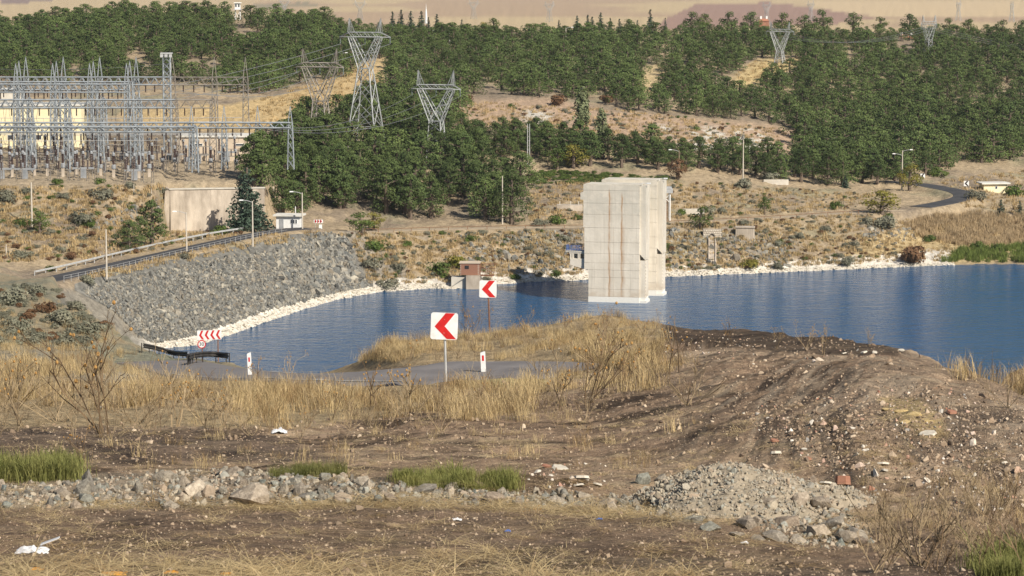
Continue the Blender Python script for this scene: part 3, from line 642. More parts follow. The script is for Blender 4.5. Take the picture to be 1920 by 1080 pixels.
# ================================================================== INTAKE TOWER
def tower():
    tm = bpy.data.materials.new('tower_concrete'); tm.use_nodes = True; n = tm.node_tree.nodes; l = tm.node_tree.links; b = n['Principled BSDF']
    b.inputs['Roughness'].default_value = .9; b.inputs['Specular IOR Level'].default_value = .15
    pos = n.new('ShaderNodeTexCoord').outputs['Object']
    def noi(sc, st, det=5):
        mp = n.new('ShaderNodeMapping'); mp.inputs['Scale'].default_value = st; l.new(pos, mp.inputs[0]); q = n.new('ShaderNodeTexNoise')
        q.inputs['Scale'].default_value = sc; q.inputs['Detail'].default_value = det; l.new(mp.outputs[0], q.inputs['Vector']); return q.outputs['Fac']
    def mr(f, a, b_, c, d):
        q = n.new('ShaderNodeMapRange'); q.interpolation_type = 'SMOOTHSTEP'
        for k, v in enumerate((a, b_, c, d)): q.inputs[k+1].default_value = v
        l.new(f, q.inputs[0]); return q.outputs[0]
    def mix(f, a, col):
        q = n.new('ShaderNodeMix'); q.data_type = 'RGBA'; l.new(f, q.inputs[0]); l.new(a, q.inputs[6]); q.inputs[7].default_value = (*col, 1); return q.outputs[2]
    def math_(op, a, b_):
        q = n.new('ShaderNodeMath'); q.operation = op
        for k, v in enumerate((a, b_)):
            if hasattr(v, 'node'): l.new(v, q.inputs[k])
            else: q.inputs[k].default_value = v
        return q.outputs[0]
    sep = n.new('ShaderNodeSeparateXYZ'); l.new(pos, sep.inputs[0]); X, Y, Z = sep.outputs
    base = n.new('ShaderNodeRGB'); base.outputs[0].default_value = (.62,.56,.465,1); c = base.outputs[0]
    c = mix(mr(noi(.5, (1,1,.6)), .4, .7, 0, .55), c, (.78,.71,.60))
    c = mix(math_('MULTIPLY', mr(Z, 13.5, 16.5, 0, 1), mr(noi(.7, (1,1,1)), .35, .6, .25, .85)), c, (.53,.49,.41))     # greyer upper lifts
    c = mix(mr(noi(1.0, (3,3,.12)), .50, .72, 0, .5), c, (.46,.41,.335))                                                # drip stains
    wob = math_('MULTIPLY', math_('SUBTRACT', noi(.35, (0,0,1)), .5), .8)
    for x0, w, ztop, k in ((3.72,.10,20.6,.85), (5.95,.13,19.8,.8), (6.15,.34,14.5,.32), (4.5,.04,14,.35), (3.85,.28,20,.22)):
        d = math_('ABSOLUTE', math_('SUBTRACT', math_('ADD', X, wob), x0), 0)
        f = math_('MULTIPLY', mr(d, 0, w*1.8, 1, 0), math_('MULTIPLY', mr(Z, ztop-1.5, ztop, k, 0), mr(noi(.9, (1,1,.5)), .25, .6, .35, 1)))
        f = math_('MULTIPLY', f, mr(Y, .5, 1.0, 1, 0))
        c = mix(f, c, (.36,.185,.07))
    c = mix(math_('MULTIPLY', mr(Z, 3.0, 1.2, 0, .5), mr(noi(.8, (1,1,1)), .35, .6, .2, 1)), c, (.46,.36,.26))
    c = mix(mr(Z, 1.02, .98, 0, .9), c, (.74,.72,.66))
    c = mix(mr(noi(6, (1,1,1)), .55, .75, 0, .25), c, (.40,.37,.31))
    l.new(c, b.inputs['Base Color'])
    bp = n.new('ShaderNodeBump'); bp.inputs['Distance'].default_value = .03; l.new(noi(2.5, (1,1,1)), bp.inputs['Height']); l.new(bp.outputs[0], b.inputs['Normal'])
    p0 = WZ(1103, 566, 0); phi = R(-13)
    t = thing('intake_tower', p0, 'tall pale concrete intake tower with rust streaks standing in the water', 'tower', None, phi)
    ys = [566, 555, 541, 519, 505, 492, 474.5, 453, 426, 401, 380, 356, 345.5]
    zs = [(566-y)*mpp(501)*1.004 for y in ys]; zs[0] = -4
    Wd, Dp = 9.15, 4.2
    for pier in range(2):
        ox, oy = (0, 0) if pier == 0 else (1.0, 11.5)
        for k in range(len(zs)-1):
            z0, z1 = zs[k], zs[k+1]; x0 = 0.0
            if z0 >= 5.7: x0 = -.75
            if z0 >= 12.8: x0 = -.95
            e = .015*((k*7+pier*3) % 4)
            m = MB(); m.box(((x0+Wd)/2+ox, oy+Dp/2+e*.3, (z0+z1)/2), (Wd-x0-e, Dp-e*.6, z1-z0-.04)); ob('concrete_lift', m.mesh('concrete_lift', tm), t)
        m = MB(); m.box(((Wd-.4)/2+ox, oy+Dp/2, (zs[-1]-4)/2), (Wd-.6, Dp-.14, zs[-1]+3.9)); ob('concrete_core', m.mesh('concrete_core', tm), t)
        # guide pilaster on the right-hand side with its slot, ending in a sloped underside
        m = MB(); sl_ = 1.05; zt = zs[-1]-.1
        m.slab([(Wd+ox-.02, 8.6), (Wd+ox+sl_, 7.6), (Wd+ox+sl_, zt), (Wd+ox-.02, zt)], oy+.35, oy+1.15)
        m.slab([(Wd+ox-.02, 8.6), (Wd+ox+sl_, 7.6), (Wd+ox+sl_, zt), (Wd+ox-.02, zt)], oy+1.75, oy+Dp-.2)
        m.box((Wd+ox+sl_*.5, oy+1.45, (zt+17.3)/2), (sl_, .6, zt-17.3)); m.box((Wd+ox+sl_*.5, oy+1.45, 9.2), (sl_, .6, 2.4))
        ob('guide_pilaster', m.mesh('guide_pilaster', tm), t)
        m = MB(); m.box((Wd+ox+.5, oy+1.9, 3.2), (1.0, 3.2, 8.6)); 
        for q in range(11): m.box((Wd+ox+1.04, oy+.75, 1.0+q*.6), (.10, .7, .22))
        ob('lower_buttress', m.mesh('lower_buttress', tm), t)
        m = MB(); m.box((Wd/2+ox+.2, oy+1.6, -.1), (Wd+2.3, 4.4, 1.4)) if pier == 0 else m.box((Wd/2+ox+.3, oy+1.6, .1), (Wd+2.2, 4.2, 1.4)); 
        m = MB(); m.box((Wd+ox+.62, oy+1.9, .0), (1.25, 3.5, .9)); ob('footing', m.mesh('footing', tm), t)
        m = MB(); m.box((Wd/2+ox-.1, oy+Dp/2, zs[-1]+.06), (Wd+.6, Dp-.2, .14)); ob('roof_slab', m.mesh('roof_slab', M['pale']), t)
        m = MB(); m.tube([(Wd+ox+.3, oy+.6, zs[-1]-.1), (Wd+ox+.3, oy+.6, zs[-1]+.35), (Wd+ox+1.4, oy+.4, zs[-1]+.4)], [.05]*3, 5); m.box((Wd+ox+1.5, oy+.4, zs[-1]+.38), (.7,.3,.2)); ob('floodlight', m.mesh('floodlight', M['white']), t)
    m = MB(); m.box((Wd/2+.3, 7.8, 9), (Wd-3.5, 7.6, 22)); ob('linking_wall', m.mesh('linking_wall', tm), t)
    # side balcony
    b_ = MB(); b_.slab([(-.3,5.6),(-.3,7.6),(-3.4,7.6),(-3.4,6.5)], .5, 3.2); ob('balcony', b_.mesh('balcony', tm), t)
    b_ = MB()
    for x in (-3.3,-2.9,-1.9,-1.7,-.8): b_.box((x, .7, 8.05), (.28, .3, .9))
    b_.box((-2.1, .7, 8.62), (3.0, .36, .26)); b_.box((-2.1, 2.9, 8.2), (3.0, .25, 1.1)); ob('balcony_parapet', b_.mesh('balcony_parapet', tm), t)
    b_ = MB(); b_.box((-2.3, 1.9, 8.85), (3.8, 2.9, .18)); ob('balcony_deck', b_.mesh('balcony_deck', M['pale']), t)
    b_ = MB()
    for k in range(9): b_.bar((-4.1+k*.45, .6, 8.9), (-4.1+k*.45, .6, 9.9), .07)
    for z in (9.15, 9.4, 9.65, 9.9): b_.bar((-4.1,.6,z), (-.6,.6,z), .08); b_.bar((-4.1,3.0,z), (-.6,3.0,z), .08); b_.bar((-4.1,.6,z), (-4.1,3.0,z), .08)
    ob('blue_railing', b_.mesh('blue_railing', M['blue']), t)
    # access bridge behind the tower to the bank
    b_ = MB(); b_.box((-1.6, 17.5, 17.3), (6.5, 2.2, 1.2)); ob('access_bridge', b_.mesh('access_bridge', M['pale']), t)
tower()
# hoist frame on the bank
h0 = g1(1249, 414, 520, 640); h0 = h0 if not np.isnan(h0[0]) else W(1249, 414, 566)
t = thing('hoist_frame', h0, 'white steel hoist frame just right of the intake tower', 'frame')
m = MB()
for x in (-.9, .7):
    m.bar((x,0,-.5), (x,0,5.6), .26, 4); m.bar((x,2.2,-.5), (x,2.2,5.6), .26, 4)
ob('post', m.mesh('post', M['white']), t)
m = MB(); m.box((-.2,1.1,6.0), (3.0,3.0,.8)); m.box((-.2,1.1,6.6), (2.6,2.6,.3)); ob('platform', m.mesh('platform', M['galv']), t)
m = MB(); m.bar((-.9,0,3.6), (.7,0,5.4), .14); m.bar((-.9,0,5.4), (.7,0,3.6), .14); ob('brace', m.mesh('brace', M['white']), t)
m = MB()
for k in range(7): m.box((-.35,.5,.5+k*.62), (1.3,.2,.55))
ob('gate_leaf', m.mesh('gate_leaf', M['rustiron']), t)
lw = g1(1300, 402, 520, 680); t = ob('low_wall', MB().box((0,0,.4), (4.4,.5,1.5)).mesh('low_wall', M['pale']), None, lw); tag(t, 'low grey concrete wall right of the hoist frame', 'wall')
lw = g1(1068, 395, 520, 680); t = thing('bridge_abutment', lw, 'pale concrete abutment slab left of the intake tower top', 'abutment')
ob('slab', MB().box((0,0,.6), (5.2,3,1.2)).mesh('slab', M['wallc']), t); [ob('bollard', MB().box((x,-1.2,1.7), (.16,.16,.7)).mesh('bollard', M['pale']), t) for x in (-2,.2,1.8)]

# ================================================================== POWER PYLONS
def pylon(px, py, D, hx, hwaist, harm, htop, wb, ww, La, xp, rz, label, name='power_pylon', th=.17, group='lattice power pylons', m=None):
    p = W(px, py, D); q_ = g1(px, py, 560, 1050) if D < 1000 else p; p = q_ if not np.isnan(q_[0]) else p; p[2] = float(hgt(p[0], p[1])); t = thing(name, p, label, 'pylon', group, rz); m_ = m or M['pylon']
    def leg(sx, sy, z): f = z/hwaist; return np.array((sx*(wb+(ww-wb)*f), sy*(wb+(ww-wb)*f), z))
    for sx in (-1, 1):
        for sy in (-1, 1): ob('leg', MB().bar(leg(sx,sy,-.5), leg(sx,sy,hwaist), th*1.5, 4).mesh('leg', m_), t)
    b = MB(); lv = [0]; z = 0; nseg = max(3, int(round(hwaist/4.2)))
    for k in range(nseg): lv.append(hwaist*(1-(1-(k+1)/nseg)**1.25))
    for a, c in zip(lv[:-1], lv[1:]):
        for (s0, s1) in (((-1,-1),(1,-1)), ((1,-1),(1,1)), ((1,1),(-1,1)), ((-1,1),(-1,-1))):
            b.bar(leg(*s0,a), leg(*s1,c), th*.8); b.bar(leg(*s1,a), leg(*s0,c), th*.8)
    for (s0, s1) in (((-1,-1),(1,-1)), ((1,-1),(1,1)), ((1,1),(-1,1)), ((-1,1),(-1,-1))): b.bar(leg(*s0,hwaist), leg(*s1,hwaist), th)
    b.bar(leg(-1,-1,lv[1]), leg(1,-1,lv[1]), th*.8); b.bar(leg(-1,1,lv[1]), leg(1,1,lv[1]), th*.8)
    ob('bracing', b.mesh('bracing', m_), t)
    d = ww*.75
    for s in (-1, 1):                 # the two raised arms of the Y
        b = MB()
        for sy in (-1, 1):
            o_ = np.array((s*xp*1.02, sy*d*.8, harm)); i_ = np.array((s*xp*.72, sy*d*.8, harm)); lo = np.array((s*ww, sy*ww, hwaist)); lo2 = np.array((-s*ww*.15, sy*ww*.9, hwaist+(harm-hwaist)*.22))
            lo3 = np.array((-s*ww, sy*ww, hwaist))
            b.bar(o_, lo, th*1.25, 4); b.bar(i_, lo2, th*1.1, 4); b.bar(lo2, lo3, th)
            for k in range(4):
                f0, f1 = k/4, (k+.5)/4; f2 = (k+1)/4
                b.bar(o_+(lo-o_)*f0, i_+(lo2-i_)*f1, th*.6); b.bar(i_+(lo2-i_)*f1, o_+(lo-o_)*f2, th*.6)
        for k in range(4):
            f = k/4; q = np.array((s*xp*1.02+(s*ww-s*xp*1.02)*f, 0, harm+(hwaist-harm)*f)); w_ = d*.8+(ww-d*.8)*f; f2 = (k+1)/4
            q2 = np.array((s*xp*1.02+(s*ww-s*xp*1.02)*f2, 0, harm+(hwaist-harm)*f2)); b.bar(q+(0,w_,0), q2-(0,w_,0), th*.6)
        ob('raised_arm', b.mesh('raised_arm', m_), t)
        b = MB(); top = np.array((s*xp, 0, htop))
        for ax in (-.12, .16):
            for sy in (-1, 1): b.bar((s*xp*(1+ax*1.0) if ax < 0 else s*(xp+.1), sy*d*.7, harm+hx), top, th*.9)
        b.bar((s*xp*.66, 0, harm+hx), top, th*.8); b.bar((s*(xp+.1), -d*.5, harm+hx+.3*(htop-harm)), (s*xp*.78, 0, harm+hx+.3*(htop-harm)), th*.6)
        ob('peak', b.mesh('peak', m_), t)
    b = MB()
    for sy in (-1, 1):
        b.bar((-La,0,harm), (-xp,sy*d*.8,harm), th); b.bar((La,0,harm), (xp,sy*d*.8,harm), th); b.bar((-xp,sy*d*.8,harm), (xp,sy*d*.8,harm), th*1.2, 4); b.bar((-xp,sy*d*.7,harm+hx), (xp,sy*d*.7,harm+hx), th*1.1, 4)
        b.bar((-La,0,harm), (-xp,sy*d*.7,harm+hx), th*.8); b.bar((La,0,harm), (xp,sy*d*.7,harm+hx), th*.8)
        for k in range(8):
            x0 = -xp+2*xp*k/8; x1 = -xp+2*xp*(k+1)/8; b.bar((x0,sy*d*.8,harm if k % 2 else harm+hx), (x1,sy*d*.8,harm+hx if k % 2 else harm), th*.6)
    for k in range(9): b.bar((-xp+2*xp*k/8,-d*.8,harm), (-xp+2*xp*((k+1) % 9)/8, d*.8, harm), th*.5)
    ob('crossarm', b.mesh('crossarm', m_), t)
    for x in (-La*.97, 0, La*.97):
        L = 1.5 if hwaist > 4 else 1.0; q = MB().lathe([(.03,0)]+[(r, -(.15+k*.13)) for k in range(int(L/.13)) for r in ((.15 if k % 2 else .06),)]+[(.03,-L)], 6, (x,0,harm)); ob('insulator_string', q.mesh('insulator_string', M['glassins']), t)
    return t, p
def arm_pt(pp, rz, x, z):
    return np.array((pp[0]+x*math.cos(rz), pp[1]+x*math.sin(rz), pp[2]+z))
PY1 = pylon(686, 287, 620, 1.0, 18.4, 25.2, 29.3, 3.6, 1.25, 5.9, 3.65, R(-17), 'tallest steel lattice pylon, in the centre of the three')
PY2 = pylon(818, 300, 606, .9, 8.4, 15.3, 19.4, 1.8, 1.25, 5.6, 4.0, R(-16), 'shorter lattice pylon right of the tallest one, among pines')
PY3 = pylon(601, 268, 650, .9, 9.0, 16.3, 20.3, 2.0, 1.25, 5.5, 3.9, R(-17), 'shorter lattice pylon left of the tallest one, before dry grass', m=M['rustysteel'])
PY4 = pylon(1462, 119, 800, .7, 3.6, 9.3, 12.2, 1.3, .8, 4.4, 2.9, R(-25), 'small lattice pylon on the dry clearing of the right forest', th=.15)
PY5 = pylon(1741, 102, 860, .7, 4.6, 9.4, 12.2, 1.2, .75, 3.4, 2.6, R(35), 'lattice pylon rising from the forest near the red roofs', th=.13)
for k, (px, by, D, lab) in enumerate([(533,18,2700,'far pale pylon above the left end of the fir row'), (675,34,2500,'far pale pylon in the fields left of the firs'), (888,28,2600,'far pale pylon in the fields right of the firs'),
        (1030,37,2450,'far pale pylon before the mauve field, centre'), (1437,40,2400,'far pale pylon left of the ploughed field'), (1520,34,2500,'far pale pylon before the ploughed field'),
        (1797,36,2500,'far pale pylon before the stubble field, left of two'), (1897,38,2450,'far pale pylon before the stubble field, right of two')]):
    p = W(px, by, D); 
    if k == 0: _t, _p = pylon(px, by, D, 1, 9.5, 14.5, 18, 2.2, 1.0, 6.5, 4.6, R(20), lab, 'far_pylon', .13, 'pylons far out in the fields'); far0 = _t; far0.location = [float(q) for q in (p[0], p[1], hgt(p[0], p[1]))]
    else: copy_thing(far0, (p[0], p[1], hgt(p[0], p[1])), R(20+7*k), 1.0, lab)
# conductors
def wire(a, b, sag, label, r=.05, n=14):
    P = [a+(b-a)*t-np.array((0,0,4*sag*t*(1-t))) for t in np.linspace(0, 1, n)]
    o = ob('power_line', MB().tube(P, [r]*n, 3, False).mesh('power_line', M['wire'])); tag(o, label, 'cable', 'overhead power lines'); return o
for k, x in enumerate((-5.6, 0, 5.6)):
    nm = ('left', 'middle', 'right')[k]
    a = arm_pt(PY1[1], R(-17), x, 23.7); wire(a, W(-160+60*k, 205+8*k, 600), 3.5, f'conductor from the {nm} end of the tallest pylon down to the switchyard')
    a = arm_pt(PY2[1], R(-16), x, 13.9); wire(a, W(470+20*k, 232+6*k, 552), 3.2, f'conductor from the {nm} end of the right-hand shorter pylon to the switchyard')
    a = arm_pt(PY3[1], R(-17), x, 14.9); wire(a, W(300+40*k, 168+3*k, 588), 2.5, f'conductor from the {nm} end of the left-hand shorter pylon to the switchyard')
    a = arm_pt(PY4[1], R(-25), x*.75, 8.4); b = arm_pt(PY5[1], R(35), x*.55, 8.4); wire(a, b, 3.4, f'{nm} conductor between the two pylons over the right forest', .045)
    a = arm_pt(PY5[1], R(35), x*.55, 8.4); wire(a, W(2150+40*k, 96+3*k, 900), 3.4, f'{nm} conductor leaving the forest pylon towards the right edge', .045)
wire(W(-60,127,590), W(318,119,590), .8, 'earth wire strung over the tops of the switchyard gantries', .04)

# ================================================================== SWITCHYARD
def lattice_col(h, w, wt, hp, th=.115):   # square lattice mast with a pointed peak
    b = MB()
    def c(sx, sy, z): k = w+(wt-w)*z/h; return np.array((sx*k, sy*k, z))
    S = [(-1,-1),(1,-1),(1,1),(-1,1)]
    for s in S: b.bar(c(*s,-.3), c(*s,h), th*1.35, 4)
    n = int(h/1.5)
    for k in range(n):
        a, e = h*k/n, h*(k+1)/n
        for i in range(4): b.bar(c(*S[i],a), c(*S[(i+1) % 4],e), th*.8); b.bar(c(*S[(i+1) % 4],a), c(*S[i],e), th*.8)
    for s in S: b.bar(c(*s,h), (0,0,h+hp), th)
    for i in range(4): b.bar(c(*S[i],h+0), c(*S[(i+1) % 4],h), th); b.bar(np.array(c(*S[i],h))*(.5,.5,1)+(0,0,hp*.5), np.array(c(*S[(i+1) % 4],h))*(.5,.5,1)+(0,0,hp*.5), th*.7)
    return b
def lattice_beam(L, w, h, n, th=.13):
    b = MB()
    for y in (-w, w):
        for z in (0, h): b.bar((0,y,z), (L,y,z), th*1.3, 4)
    for k in range(n):
        x0, x1 = L*k/n, L*(k+1)/n; u = k % 2
        for y in (-w, w): b.bar((x0,y,0 if u else h), (x1,y,h if u else 0), th*.8)
        for z in (0, h): b.bar((x0,-w if u else w,z), (x1,w if u else -w,z), th*.7)
    return b
YZ = float(W(150, 300, 562)[2])       # level of the yard
def string_ins(m, n=9, L=1.5):
    return MB().lathe([(.03,0)]+[(.17 if k % 2 else .07, -.12-k*L/(2*n)) for k in range(2*n)]+[(.03,-L)], 6).mesh('insulator_string', m)
INS = string_ins(M['porcelain'])
def gantry(D, cols, hbeam, hp, label, wcol=.75, m=None, x_ext=None, ins=True, rust_from=None, bh=1.6):
    m = m or M['gantry']; base = W(cols[0], 300, D); z0 = float(hgt(base[0], D)); t = thing('switchyard_gantry', (base[0], D, YZ), label, 'gantry', 'switchyard gantries')
    cm = lattice_col(hbeam+bh, wcol, wcol*.62, hp).mesh('column', m); cr_ = lattice_col(hbeam+bh, wcol, wcol*.62, hp, .07).mesh('column', M['rustysteel'])
    xs = [W(c, 300, D)[0]-base[0] for c in cols]; gz = []
    for c, x in zip(cols, xs): ob('column', cr_ if (rust_from and c >= rust_from) else cm, t, (x, 0, 0))
    if x_ext is not None: xs = [W(x_ext, 300, D)[0]-base[0]]+xs; 
    cc = ([x_ext] if x_ext is not None else [])+list(cols)
    for k in range(len(xs)-1):
        L = xs[k+1]-xs[k]; ob('beam', lattice_beam(L-.02, .55, bh, max(4, int(L/.95)), .09 if (rust_from and cc[k] >= rust_from-40) else .17).mesh('beam', M['rustysteel'] if (rust_from and cc[k] >= rust_from-40) else m), t, (xs[k]+.01, 0, hbeam))
        if ins:
            for q in range(1, 4): ob('insulator_string', INS, t, (xs[k]+L*q/4, 0, hbeam))
    return t
gantry(599, [52,122,190,258,326,404,462], 13.2, 4.3, 'tall switchyard gantry, rear of the three tall rows', x_ext=-70, rust_from=320)
gantry(581, [39,109,178,246], 13.0, 4.3, 'tall switchyard gantry, middle of the three tall rows', x_ext=-80)
gantry(572, [33,102,171,240], 12.9, 4.3, 'tall switchyard gantry, front of the three tall rows', x_ext=-85)
gantry(560, [58,128,196,262,330,400], 10.4, .5, 'middle-height switchyard gantry between the tall and the low ones', x_ext=-80, rust_from=330)
gantry(541, [62,132,250,360,421,484,545], 7.6, 3.2, 'low switchyard gantry reaching right to the pines', .6, x_ext=-60, bh=1.0)
gantry(533, [55,125,190,258,366], 7.3, .4, 'low switchyard gantry at the front of the yard', .6, x_ext=-70, bh=1.0)
# lamp mast
p = W(315, 300, 585); t = thing('lamp_mast', (p[0], p[1], YZ), 'lattice lamp mast with a boxy head above the gantries', 'mast')
ob('mast', lattice_col(20, .75, .7, .2, .12).mesh('mast', M['gantry']), t); m = MB(); m.box((0,0,20.3), (2.4,1.8,.25)); [m.box((x,-.9,19.8), (.6,.3,.6)) for x in (-.9,0,.9)]; ob('lamp_head', m.mesh('lamp_head', M['galv']), t)
# apparatus
def disc_stack(r, n, z0, L, c=(0,0)): return [(r*.55, z0)]+[(r if k % 2 else r*.6, z0+L*(k+.5)/(2*n)) for k in range(2*n)]+[(r*.55, z0+L)]
def proto_post():
    t = thing('post_insulator', (0,-50,0), 'p', 'insulator', 'post insulators of the switchyard'); b = MB()
    for s in (-1, 1): b.bar((s*.22,0,-.3), (s*.22,0,2.2), .10, 4)
    b.box((0,0,2.25), (.7,.4,.12)); [b.bar((-.22,0,z), (.22,0,z+.6), .06) for z in (.2,.9,1.5)]; ob('support', b.mesh('support', M['rustysteel']), t)
    ob('insulator', MB().lathe(disc_stack(.17, 7, 2.3, 1.7), 7).mesh('insulator', M['porcelain']), t); ob('cap', MB().lathe([(.16,4.0),(.16,4.2),(.05,4.28)], 7).mesh('cap', M['rustysteel']), t); return t
def proto_breaker():
    t = thing('circuit_breaker', (0,-50,0), 'p', 'breaker', 'circuit breakers of the switchyard'); b = MB(); b.box((0,0,.9), (1.0,.7,1.5)); b.box((0,0,1.85), (3.6,.5,.35)); ob('cabinet', b.mesh('cabinet', M['grey']), t)
    b = MB(); [b.bar((x,0,-.3), (x,0,1.7), .14, 4) for x in (-1.5,1.5)]; ob('frame', b.mesh('frame', M['rustysteel']), t)
    for x in (-1.4,0,1.4):
        i = ob('insulator', MB().lathe(disc_stack(.22, 8, 2.0, 2.3), 8).mesh('insulator', M['porcelain']), t, (x,0,0)); ob('cap', MB().lathe([(.24,4.3),(.26,4.6),(.1,4.8)], 8).mesh('cap', M['grey']), i)
    return t
def proto_transformer():
    t = thing('instrument_transformer', (0,-50,0), 'p', 'transformer', 'instrument transformers of the switchyard'); ob('plinth', MB().box((0,0,.7), (.5,.5,1.6)).mesh('plinth', M['wallc']), t)
    ob('tank', MB().lathe([(.35,1.5),(.4,1.6),(.4,2.2),(.3,2.3)], 8).mesh('tank', M['grey']), t); ob('insulator', MB().lathe(disc_stack(.24, 7, 2.3, 1.6), 8).mesh('insulator', M['porcelain']), t); ob('cap', MB().lathe([(.25,3.9),(.28,4.3),(.12,4.5)], 8).mesh('cap', M['grey']), t); return t
def proto_disc():
    t = thing('disconnector', (0,-50,0), 'p', 'disconnector', 'disconnectors of the switchyard'); b = MB()
    for x in (-1.3,1.3): [b.bar((x+s*.2,0,-.3), (x,0,2.4), .10, 4) for s in (-1,1)]
    b.box((0,0,2.45), (3.4,.3,.18)); ob('frame', b.mesh('frame', M['rustysteel']), t)
    for x in (-1.4,0,1.4): ob('insulator', MB().lathe(disc_stack(.16, 6, 2.5, 1.3), 7).mesh('insulator', M['porcelain']), t, (x,0,0))
    ob('blade', MB().box((0,0,3.9), (3.2,.12,.12)).mesh('blade', M['rustysteel']), t); return t
protos = [proto_post(), proto_breaker(), proto_transformer(), proto_disc()]
rowdefs = [(519, 0), (524, 1), (529, 2), (536, 3), (545, 0), (550, 2), (556, 3), (566, 1), (575, 0)]
ynm = ['front row of the switchyard', 'second row of the switchyard', 'third row of the switchyard', 'fourth row of the switchyard', 'fifth row of the switchyard', 'sixth row of the switchyard', 'seventh row of the switchyard', 'eighth row of the switchyard', 'rear row of the switchyard']
knm = ['brown post insulator in the ', 'three-column circuit breaker in the ', 'instrument transformer in the ', 'steel-framed disconnector in the ']
rng = np.random.default_rng(21)
for ri, (D, k) in enumerate(rowdefs):
    step = (1.7, 5.2, 2.3, 4.6)[k]; cnt = 0; x = W(2, 300, D)[0]; xe = W(455 if D > 540 else 300, 300, D)[0]
    while x < xe:
        if rng.uniform() < .82:
            z = float(hgt(x, D)); copy_thing(protos[k], (x, D+rng.uniform(-.6,.6), max(z, YZ-1.2)), rng.uniform(-.08,.08), rng.uniform(.88,1.12), ordinal(cnt)+' '+knm[k]+ynm[ri]+', from the left', ['post insulators','circuit breakers','instrument transformers','disconnectors'][k]+' in the '+ynm[ri])
            cnt += 1
        x += step*rng.uniform(.8, 1.25)
for p in protos: drop(p)
# busbars with their droppers
for i_, (D, zb) in enumerate([(526, 6.2), (538, 6.8), (547, 6.0), (558, 8.6), (569, 7.2), (578, 9.8), (586, 10.4)]):
    x0 = W(-70, 300, D)[0]; x1 = W(300 if i_ == 0 else 455 if i_ < 5 else 330, 300, D)[0]; t = thing('busbar', (x0, D, YZ), 'switchyard busbar with hanging droppers, '+('frontmost','second','third','fourth','fifth','sixth','rearmost')[i_]+' of seven', 'busbar', 'busbars of the switchyard')
    ob('conductor', MB().tube([(0,0,zb), ((x1-x0)*.33,0,zb-.15), ((x1-x0)*.66,0,zb-.1), (x1-x0,0,zb)], [.05]*4, 4, False).mesh('conductor', M['galv']), t); x = 1.0
    while x < x1-x0: ob('dropper', MB().tube([(x,0,zb-.1), (x+rng.uniform(-.6,.6),rng.uniform(-1,1),zb*.75), (x+rng.uniform(-1,1),rng.uniform(-2,2),4.2)], [.035]*3, 3, False).mesh('dropper', M['rustysteel']), t); x += rng.uniform(1.2, 3.4)

# ================================================================== BUILDINGS
def house(name, px, py, D, w, d, h, wallm, roofm, label, rz=0.0, roof='flat', over=.35, rh=.3, wins=(), door=None, cat='building', z=None):
    p = W(px, py, D); p[2] = float(hgt(p[0], p[1])) if z is None else z
    t = thing(name, p, label, cat, None, rz); ob('wall', MB().box((0,0,h/2-.5), (w,d,h+1)).mesh('wall', wallm), t)
    if roof == 'flat': ob('roof', MB().box((0,0,h+rh/2+.003), (w+2*over,d+2*over,rh)).mesh('roof', roofm), t)
    else:
        b = MB(); W2, D2 = w/2+over, d/2+over; b.raw([(-W2,-D2,h),(W2,-D2,h),(W2,D2,h),(-W2,D2,h),(-W2+rh*.8,0,h+rh),(W2-rh*.8,0,h+rh)], [(0,1,5,4),(2,3,4,5),(1,2,5),(3,0,4),(3,2,1,0)]); r_ = ob('roof', b.mesh('roof', roofm), t)
        ob('chimney', MB().box((-w*.3,0,h+rh+.2), (.6,.6,1.2)).mesh('chimney', M['white']), r_); ob('chimney', MB().box((w*.3,0,h+rh+.2), (.6,.6,1.2)).mesh('chimney', M['white']), r_)
    for (x, zz, ww, wh) in wins:
        f = ob('window', MB().box((x,-d/2-.02,zz), (ww,.10,wh)).mesh('window', M['white']), t)
        ob('pane', MB().box((x,-d/2-.06,zz), (ww-.16,.06,wh-.16)).mesh('pane', M['glass']), f)
    if door: ob('door', MB().box((door[0],-d/2-.02,door[2]/2), (door[1],.08,door[2])).mesh('door', M['grey']), t)
    return t
house('gatehouse', 543, 428, 524, 4.4, 3, 2.5, M['white'], M['roofwhite'], 'small white flat-roofed hut at the end of the dam road', R(-8), over=.5, rh=.28, wins=[(.7,1.55,.42,.8),(1.15,1.55,.42,.8),(1.6,1.55,.42,.8)], door=(-1.2,.8,1.9))
house('control_building', 80, 279, 603, 18, 9, 8.6, M['cream'], M['roofwhite'], 'cream yellow control building behind the gantries', over=.3, wins=[(-6,2,1.2,1),(-3,2,1.2,1),(0,2,1.2,1),(3,2,1.2,1),(6,2,1.2,1)])
house('shed_roof_building', 8, 250, 625, 9, 7, 8.4, M['pale'], M['roofwhite'], 'pale-roofed building at the left edge behind the control building', R(12), over=.4)
house('service_building', 412, 300, 574, 16, 8, 4.2, M['beige'], M['roofwhite'], 'long beige service building right of the switchyard', over=.3, rh=.35, wins=[(-4,2.7,2.1,.5),(4.5,2.7,1.8,.5)], z=YZ-.2)
house('roadside_hut', 1862, 362, 655, 5.6, 3.4, 1.9, M['cream'], M['roofwhite'], 'small yellow hut with pale roof by the right-hand road', R(8), over=.6, rh=.3, wins=[(.2,1.1,.6,.7)])
house('red_roof_house', 1699, 88, 935, 5.5, 5, 2.6, M['white'], M['tile'], 'red-tiled house with two chimneys in the right forest', roof='hip', over=.3, rh=1.6, z=float(W(1699,92,935)[2])+.6)
house('small_red_house', 1596, 90, 935, 1.8, 3, 2.2, M['white'], M['tile'], 'tiny red roof left of the red-tiled house', roof='hip', over=.2, rh=1, z=float(W(1596,90,935)[2]))
